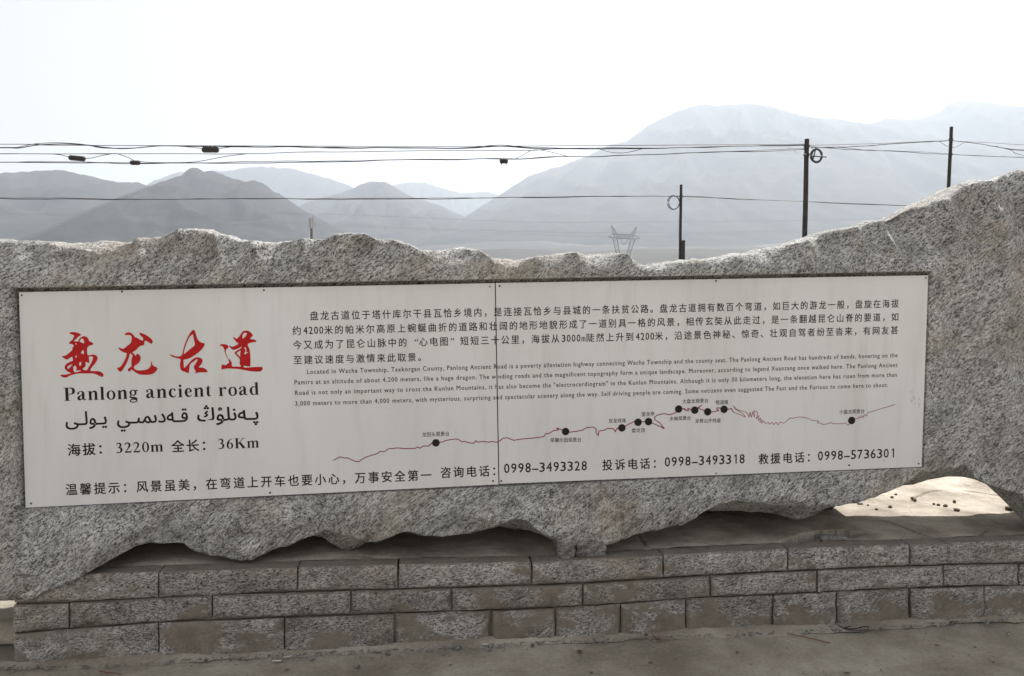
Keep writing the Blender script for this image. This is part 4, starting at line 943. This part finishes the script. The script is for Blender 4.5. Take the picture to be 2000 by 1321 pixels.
r6 = [(108, 300), (140, 283), (185, 260), (207, 266), (240, 262), (271, 262), (310, 278), (368, 305), (340, 270), (310, 250), (308, 235), (325, 222), (365, 213), (400, 220), (435, 208), (453, 185), (490, 182), (500, 195), (487, 186), (515, 196), (510, 180), (530, 190), (553, 190), (590, 165), (596, 160), (575, 180), (632, 202), (660, 203), (700, 195), (685, 183), (690, 178), (732, 180), (760, 187), (775, 180), (790, 205), (830, 220), (862, 234), (850, 215), (800, 185), (788, 165), (810, 188), (870, 205), (885, 235), (890, 205), (900, 235), (907, 200), (918, 235), (915, 195), (938, 205), (928, 245), (945, 225), (940, 255), (955, 240), (950, 266), (965, 250), (962, 272), (975, 258), (985, 275), (1000, 265), (1010, 278), (1025, 266), (1035, 280), (1050, 266), (1062, 281), (1075, 264), (1092, 272), (1110, 262), (1135, 238), (1145, 243), (1190, 233), (1240, 240), (1265, 253), (1310, 258), (1300, 270), (1330, 272), (1330, 280), (1370, 275), (1380, 268), (1400, 275), (1450, 275), (1475, 270), (1490, 285), (1500, 275), (1511, 255), (1535, 240), (1548, 245), (1555, 233), (1568, 240), (1572, 226), (1582, 237), (1588, 218), (1600, 228), (1608, 208), (1775, 158)]
pts = [(600 + x / 3.226, 740 + y / 3.226) for x, y in r5] + [(1180 + x / 3.125, 740 + y / 3.125) for x, y in r6]
def ribbon3(pts, wpx, off, name, mat):
    P = np.array(pts, float); t = np.gradient(P, axis=0); t /= np.linalg.norm(t, axis=1)[:, None] + 1e-9
    V = []; F = []
    for i in range(len(P) - 1):
        d = P[i + 1] - P[i]; d = d / (np.linalg.norm(d) + 1e-9); nn = np.array([-d[1], d[0]]) * (wpx if P[i][0] < 1432 else wpx * .6) / 2; o_ = off - .00002 * (i % 7)
        k = len(V); a0, b0 = P[i] - d * .3, P[i + 1] + d * .3
        V += [S(*(a0 + nn), o_), S(*(b0 + nn), o_), S(*(b0 - nn), o_), S(*(a0 - nn), o_)]; F.append((k, k + 1, k + 2, k + 3))
    return mesh(name, np.array(V), F, mat, sign)
ribbon3(pts, 1.7, -.0006, 'route_line', M_MAROON)
for x, y in [(600 + 811 / 3.226, 740 + 404 / 3.226), (600 + 1628 / 3.226, 740 + 333 / 3.226)] + [(1180 + x / 3.125, 740 + y / 3.125) for x, y in [(108, 300), (207, 266), (271, 262), (455, 185), (553, 192), (632, 202), (732, 187), (1511, 255)]]:
    c = S(x, y, -.0012); r = 7.5 * c[1] / FPX; a = np.array([SE[0], SE[1], 0])
    mesh('route_dot', np.array([c + r * (a * math.cos(t) + np.array([0, 0, 1]) * math.sin(t)) for t in np.arange(24) * 2 * math.pi / 24]), [tuple(range(24))], M_INK, sign)
# scuff marks near the right edge of the panel
r3 = random.Random(3); m = MB()
for k in range(16):
    x, y = r3.gauss(1786, 9), r3.gauss(780, 7); l = r3.uniform(2, 8); an = r3.uniform(.6, 1.8); wq = r3.uniform(.3, .6)
    if x > 1800 or x < 1766: continue
    d = np.array([math.cos(an), math.sin(an)]); nn = np.array([-d[1], d[0]]) * wq
    P = [np.array([x, y]) - d * l / 2, np.array([x, y]) + nn, np.array([x, y]) + d * l / 2, np.array([x, y]) - nn]
    m.add([S(*p, -.0004 - k * .00003) for p in P], [(0, 1, 2, 3)])
m.build('scuff_mark', flat('scuffed coating', (.30, .27, .24), .8), sign)

# ------------------------------------------------------------------ poles and cables
def pole(px, top, wpx, d, lab, lean=0., mat=M_POLE, cat='utility pole', r_top=.85, name='utility_pole'):
    p = on_depth(px, top, d); r = wpx / 2 * d / FPX
    e = empty(name, (p[0], d, 0)); tag(e, lab, cat, 'poles of the overhead cable lines' if mat is M_POLE else None)
    m = MB(); zs = np.linspace(-.3, p[2], 14)
    m.tube([(p[0] - lean * (p[2] - z) + .01 * float(noise(z * 1.1, px)), d, z) for z in zs], np.linspace(r * 1.12, r * r_top, 14), 12)
    m.build('shaft', mat, e, False); return e, p, r
p1e, p1, r1 = pole(1576, 272, 10, 20, 'nearest dark timber pole, tallest in the picture, with the thick cable coil', lean=.004)
p2e, p2, r2_ = pole(1858, 248, 7, 27, 'dark timber pole nearest the right edge, rising behind the shoulder of the rock', lean=.012)
p3e, p3, r3_ = pole(1330.5, 361, 6.2, 30, 'shorter dark timber pole with the thin cable coil and a doubled foot', lean=.004)
p0e, p0, r0_ = pole(-760, 260, 10, 20, 'dark timber pole beyond the left edge of the picture')
p4e, p4, r4_ = pole(2420, 230, 8, 30, 'dark timber pole beyond the right edge of the picture')
# doubled foot of pole 3
q = on_depth(1335, 470, 29.9); m = MB(); m.box((q[0] - .02, 29.86, q[2] / 2 - .1), .062, .06, q[2] / 2 + .1); m.build('splint', M_POLE, p3e)
# clamps and bracket of pole 1
for e, p, r, ylist, d in ((p1e, p1, r1, (286, 303), 20), (p2e, p2, r2_, (273, 302), 27), (p3e, p3, r3_, (384,), 30)):
    for yy in ylist:
        q = on_depth(1000, yy, d); m = MB(); m.tube([(p[0], d, q[2] - .03), (p[0], d, q[2] + .03)], r * 1.15, 12); m.build('clamp', M_CABLE, e)
def coil(cx, cy, rp, d, turns, rad, lab, bars=False):
    c = on_depth(cx, cy, d); k = d / FPX
    e = empty('cable_coil', (c[0], d, c[2])); tag(e, lab, 'cable coil', 'spare cable coils hung on the poles')
    m = MB(); rr = random.Random(int(cx))
    for t in range(turns):
        R_ = rp * k * (1 + rr.uniform(-.10, .06)); ox, oz, oy = rr.uniform(-.02, .02), rr.uniform(-.02, .02), rr.uniform(-.05, .05)
        m.tube([(c[0] + ox + R_ * .95 * math.cos(a), d - .1 + oy, c[2] + oz + R_ * 1.12 * math.sin(a)) for a in np.arange(28) * 2 * math.pi / 28], rad, 5, True)
    m.build('coiled_cable', M_CABLE, e, True)
    if bars:
        m = MB(); a, b_ = on_depth(1583, 305, d - .1), on_depth(1614, 307, d - .1); m.bar(a, b_, .016)
        a, b_ = on_depth(1594, 288, d - .1), on_depth(1587, 316, d - .1); m.bar(a, b_, .016); m.build('coil_bracket', M_CABLE, e)
coil(1592, 306, 11.2, 20, 11, .012, 'thick black cable coil on a cross bracket, hung on the nearest pole', True)
coil(1315, 397, 11.5, 30, 3, .014, 'thin loose cable coil hung on the left side of the shorter pole')
def cable(pts, r, lab, n=8, strands=1, wob=0., group='black overhead communication cables', name='overhead_cable', mat=M_CABLE):
    P = catmull(np.array([on_depth(*p) for p in pts]), n)
    m = MB(); L = np.linalg.norm(np.diff(P, axis=0), axis=1).sum(); Pn = len(P)
    if strands > 1:
        t = np.linspace(0, L, max(Pn, int(L / .12))); cl = np.r_[0, np.cumsum(np.linalg.norm(np.diff(P, axis=0), axis=1))]
        P = np.stack([np.interp(t, cl, P[:, i]) for i in range(3)], -1)
    else: t = np.linspace(0, L, Pn)
    for k in range(strands):
        Q = P.copy()
        if strands > 1 or wob:
            Q[:, 2] += wob * (noise(t * .45, k * 7.3 + len(pts)) + .5 * noise(t * 1.6, k * 3.1 + 5)) + (k - (strands - 1) / 2) * wob * .5
            Q[:, 1] += wob * .5 * noise(t * .7, k * 5.3)
        m.tube(Q, r * (1 if k == 0 else .7), 5)
    o = m.build(name, mat, None, True); tag(o, lab, 'cable', group); return o
D1 = 20
cable([(-760, 296, D1), (-300, 290, D1), (0, 289, D1), (35, 289, D1), (70, 283, D1), (115, 280.5, D1), (165, 283, D1), (195, 288, D1), (228, 290, D1), (265, 289, D1), (305, 285.5, D1), (360, 286, D1), (440, 286.5, D1), (525, 288, D1), (700, 288, D1), (904, 289, D1), (945, 287, D1), (985, 285.5, D1), (1055, 290.5, D1), (1150, 290, D1), (1256, 289, D1), (1426, 285.5, D1), (1532, 285, D1), (1575, 284, D1)], .0135, 'topmost and thickest black cable bundle, running left from the nearest pole', strands=2, wob=.022)
cable([(-760, 284, D1), (0, 282, D1), (100, 284, D1), (400, 285, D1), (900, 286, D1), (1575, 282, D1)], .009, 'thin straight messenger wire just above the topmost bundle')
cable([(-760, 308, D1), (-200, 302, D1), (0, 301, D1), (115, 301, D1), (300, 300.5, D1), (480, 300.5, D1), (600, 297.2, D1), (670, 297, D1), (845, 295, D1), (985, 294, D1), (1037, 294, D1), (1090, 291, D1), (1150, 291.5, D1)], .009, 'middle black cable, joining the topmost bundle near the big mountain', strands=2, wob=.008)
cable([(-760, 326, D1), (-200, 318, D1), (0, 317.5, D1), (150, 317, D1), (300, 318.5, D1), (500, 317, D1), (600, 316, D1), (700, 314, D1), (780, 312.5, D1), (897, 312.2, D1), (950, 310, D1), (1020, 309.5, D1), (1090, 306, D1), (1160, 306.8, D1), (1230, 303.5, D1), (1300, 301.5, D1), (1400, 297, D1), (1500, 294, D1), (1545, 291.5, D1), (1575, 291, D1)], .0115, 'third black cable down, below the middle one, left of the nearest pole', strands=2, wob=.018)
cable([(100, 301, D1), (120, 303, D1), (136, 308, D1 - .05)], .009, 'thin lead running down into the left closure')
cable([(165, 309.5, D1), (178, 309, D1), (200, 304, D1), (218, 301, D1), (230, 301, D1), (250, 308, D1), (262, 314, D1)], .009, 'thin slack lead between the left closure and the small square one')
cable([(272, 315, D1), (290, 317.5, D1), (340, 318, D1), (385, 316, D1), (440, 306, D1), (480, 301, D1)], .009, 'thin slack lead rising right from the small square closure to the middle cable')
cable([(350, 286, D1), (375, 288, D1), (397, 291, D1)], .008, 'short thin lead into the left end of the wide closure')
cable([(426, 291, D1), (440, 289, D1), (455, 287, D1)], .008, 'short thin lead out of the right end of the wide closure')
cable([(1008, 310, D1), (1020, 304, D1), (1035, 295.5, D1), (1050, 293, D1), (1075, 297, D1), (1110, 306, D1)], .008, 'thin slack loop between the middle and third cables, right of the small box')
cable([(1165, 289, D1), (1190, 297, D1), (1215, 299, D1), (1235, 296, D1), (1258, 290, D1)], .008, 'thin sagging loop under the topmost bundle, before the big mountain')
cable([(-760, 372, 30), (-300, 380, 30), (0, 387, 30), (150, 388, 30), (250, 389.5, 30), (500, 389, 30), (800, 388, 30), (950, 387, 30), (1000, 386, 30), (1160, 384, 30), (1330, 383.5, 30)], .014, 'lowest of the black cables, running left from the shorter pole', strands=2, wob=.022)
cable([(1330, 384.5, 30), (1370, 385, 30), (1420, 388, 30), (1500, 391.5, 30), (1600, 395.5, 30), (1700, 399, 30), (1800, 402.5, 30), (2100, 414, 30), (2420, 420, 30)], .012, 'black cable descending right from the shorter pole to behind the rock', strands=2, wob=.02)
cable([(1575, 284, 20), (1640, 283, 21.5), (1740, 279.5, 24), (1858, 274.5, 27)], .007, 'upper thin cable between the nearest pole and the right pole')
cable([(1585, 289.5, 20), (1600, 288, 20.4), (1650, 287.5, 21.7), (1700, 284.5, 23), (1780, 279, 25), (1858, 275, 27)], .012, 'thicker cable between the nearest pole and the right pole', strands=2, wob=.014)
cable([(1580, 287, 20), (1640, 290, 21.4), (1700, 294, 23), (1780, 297.5, 25), (1858, 301.5, 27)], .009, 'lower slack cable between the nearest pole and the right pole', strands=2, wob=.02)
cable([(1858, 274.5, 27), (1885, 277, 27.3), (1930, 284, 28), (1965, 290, 28.5), (2000, 294, 29), (2150, 305, 30), (2420, 300, 30)], .012, 'thick cable running right from the right pole', strands=2, wob=.014)
cable([(1885, 277, 27.3), (1950, 280, 28), (2000, 283, 29), (2200, 286, 30), (2420, 282, 30)], .007, 'upper thin cable running right from the right pole')
cable([(1945, 286, 28), (1975, 294, 28.5), (2000, 304, 29), (2150, 330, 30), (2420, 345, 30)], .009, 'thin branch cable falling away to the right edge')
cable([(1858, 301.5, 27), (1900, 304, 27.5), (1940, 306, 28), (2000, 307.5, 29), (2150, 311, 30), (2420, 305, 30)], .011, 'lowest cable running right from the right pole', strands=2, wob=.012)
cable([(1835, 276.5, 26.5), (1848, 285, 26.8), (1858, 288.5, 26.9), (1868, 287, 27), (1884, 278, 27.2)], .008, 'drooping jumper loop around the right pole')
cable([(1538, 286, 20), (1548, 292, 19.9), (1556, 299, 19.85), (1566, 301.5, 19.85), (1575, 301, 19.88)], .008, 'pale sleeved jumper lead left of the nearest pole', mat=M_SLEEVE)
cable([(1336, 391, 29.9), (1346, 390, 29.9), (1354, 387, 29.9)], .012, 'pale sleeved lead right of the shorter pole', mat=M_SLEEVE)
def closure(cx, cy, w_, h_, d, lab, ang=0., feet=0, ears=0):
    c = on_depth(cx, cy, d); k = d / FPX
    e = empty('cable_closure', tuple(c)); tag(e, lab, 'cable closure', 'black splice closures hanging on the cables')
    ca, sa = math.cos(ang), math.sin(ang); ax = np.array([[ca, 0, -sa], [0, 1, 0], [sa, 0, ca]])
    L = w_ * k / 2; H = h_ * k / 2
    m = MB(); n = 40; xs_ = np.linspace(-L, L, n)
    rr = H * np.clip(np.minimum((xs_ + L), (L - xs_)) / (H * .35), .55, 1) ** .5 * (1 + .05 * np.sign(np.sin(np.arange(n) * 1.25)))
    m.tube([c + ax[0] * x for x in xs_], rr, 10); m.build('body', M_CABLE, e)
    for sgn, cnt, nm in ((-1, feet, 'foot'), (1, ears, 'clamp')):
        for j in range(cnt):
            x = L * (-.55 + 1.1 * (j / max(cnt - 1, 1))); mm = MB(); mm.box(c + ax[0] * x + ax[2] * sgn * H * 1.12, H * .2, H * .25, H * .28, ax); mm.build(nm, M_CABLE, e)
closure(150.5, 309.5, 30, 10, 20, 'rounded oval closure nearest the left edge, slightly tilted', math.radians(5))
closure(264, 318.2, 18, 9, 20, 'small square closure on the third cable, second from the left')
closure(411, 293, 31, 11, 20, 'wide ribbed closure hanging from the topmost bundle', ears=3)
closure(984, 315, 16, 9.5, 20, 'small closure with two feet on the third cable near the middle', feet=2)
# far concrete pole
ce, cpp, cr_ = pole(608, 427, 5.0, 70, 'short grey concrete pole far behind the left part of the rock', mat=M_CONC, cat='concrete pole', name='concrete_pole', r_top=.9)
m = MB(); q = on_depth(611, 420, 70); m.bar((cpp[0] + .1, 70, cpp[2] - .6), q, .035); m.build('top_pin', M_STEEL, ce)
m = MB(); q = on_depth(612, 443, 70); m.bar((cpp[0], 69.9, q[2] + .2), (q[0] + .12, 69.9, q[2]), .05); m.bar((q[0] + .12, 69.9, q[2]), (q[0] + .14, 69.9, q[2] + .55), .03); m.build('bracket', M_STEEL, ce)
m = MB(); m.box((cpp[0] - .02, 69.75, on_depth(608, 437, 70)[2]), .14, .1, .45); m.build('cabinet', M_STEEL, ce)
# lattice pylon
DP = 330
def PP(px, py, dd=0): return on_depth(px, py, DP + dd)
py_e = empty('pylon', tuple(np.array([PP(1218, 600)[0], DP, 0]))); tag(py_e, 'grey lattice power pylon with two horns, in the valley between the rock humps', 'pylon')
def lattice(name, A, B, wa, wb, n, r=.09):
    r *= .7
    """four chords between points A and B (half width wa, wb) with zigzag bracing"""
    A, B = np.array(A), np.array(B); m = MB(); cor = []
    for sx, sy in ((-1, -1), (1, -1), (1, 1), (-1, 1)):
        m.bar(A + np.array([sx * wa, sy * wa, 0]), B + np.array([sx * wb, sy * wb, 0]), r)
    for k in range(n):
        t0, t1 = k / n, (k + 1) / n; P0, P1 = A + (B - A) * t0, A + (B - A) * t1; w0, w1 = wa + (wb - wa) * t0, wa + (wb - wa) * t1
        cs0 = [P0 + np.array([sx * w0, sy * w0, 0]) for sx, sy in ((-1, -1), (1, -1), (1, 1), (-1, 1))]; cs1 = [P1 + np.array([sx * w1, sy * w1, 0]) for sx, sy in ((-1, -1), (1, -1), (1, 1), (-1, 1))]
        for q in range(4): m.bar(cs0[q], cs1[(q + 1) % 4], r * .6); m.bar(cs0[(q + 1) % 4], cs1[q], r * .6)
    return m.build(name, M_STEEL, py_e)
wl0 = PP(1211, 520); wr0 = PP(1222, 520); waist = (wl0 + wr0) / 2; waist[1] = DP
lattice('body', (waist[0], DP, 0), waist, 3.6, 1.1, 7)
lattice('window_leg', waist - np.array([.9, 0, 0]), PP(1201, 466), .55, 1.0, 6, .08)
lattice('window_leg', waist + np.array([.9, 0, 0]), PP(1236, 468), .55, 1.0, 6, .08)
m = MB(); a0, a1, b0, b1_ = PP(1198, 457), PP(1238, 459), PP(1198, 465), PP(1238, 467)
for dy in (-1, 1):
    o_ = np.array([0, dy, 0]); m.bar(a0 + o_, a1 + o_, .1); m.bar(b0 + o_, b1_ + o_, .1)
    for k in range(8): t0, t1 = k / 8, (k + 1) / 8; m.bar(a0 + (a1 - a0) * t0 + o_, b0 + (b1_ - b0) * t1 + o_, .06); m.bar(b0 + (b1_ - b0) * t0 + o_, a0 + (a1 - a0) * t1 + o_, .06)
    m.bar(b0 + o_, PP(1187, 463), .1); m.bar(a0 + o_, PP(1187, 463), .07); m.bar(b1_ + o_, PP(1250, 466), .1); m.bar(a1 + o_, PP(1250, 466), .07)
m.build('cross_arm', M_STEEL, py_e)
for (bx, tx, ty, hx) in ((1201, 1195, 440, 1193), (1236, 1242, 443, 1244)):
    lattice('horn', PP(bx, 457), PP(tx, ty + 2), .8, .25, 4, .08); m = MB(); m.bar(PP(tx, ty + 2), PP(hx, ty), .12); m.build('horn_tip', M_STEEL, py_e)
for x0 in (1211, 1228):
    m = MB(); m.bar(PP(x0, 466), PP(1218.5, 479), .10); m.build('insulator_string', M_STEEL, py_e)
def far(pts, lab, r=.03): cable(pts, r, lab, group='thin power lines across the valley', name='power_line', mat=M_STEEL)
far([(-300, 414, 330), (300, 421, 330), (608, 418, 330), (1000, 433, 330), (1195, 434, 330), (1600, 430, 330), (2300, 410, 330)], 'upper thin power line crossing the valley', .055)
far([(-300, 432, 330), (300, 441, 330), (608, 437, 330), (900, 449, 330), (1219, 455, 330), (1600, 450, 330), (2300, 430, 330)], 'middle thin power line crossing the valley', .05)
far([(608, 440, 330), (850, 450, 330), (1187, 463, 330), (1500, 456, 330), (2300, 440, 330)], 'lower thin power line crossing the valley', .04)
far([(-200, 420, 90), (0, 440, 90), (90, 454, 90), (180, 468, 90), (300, 490, 90)], 'upper thin line slanting down at the left edge', .012)
far([(-200, 436, 90), (0, 457, 90), (70, 468, 90), (180, 487, 90)], 'lower thin line slanting down at the left edge', .012)
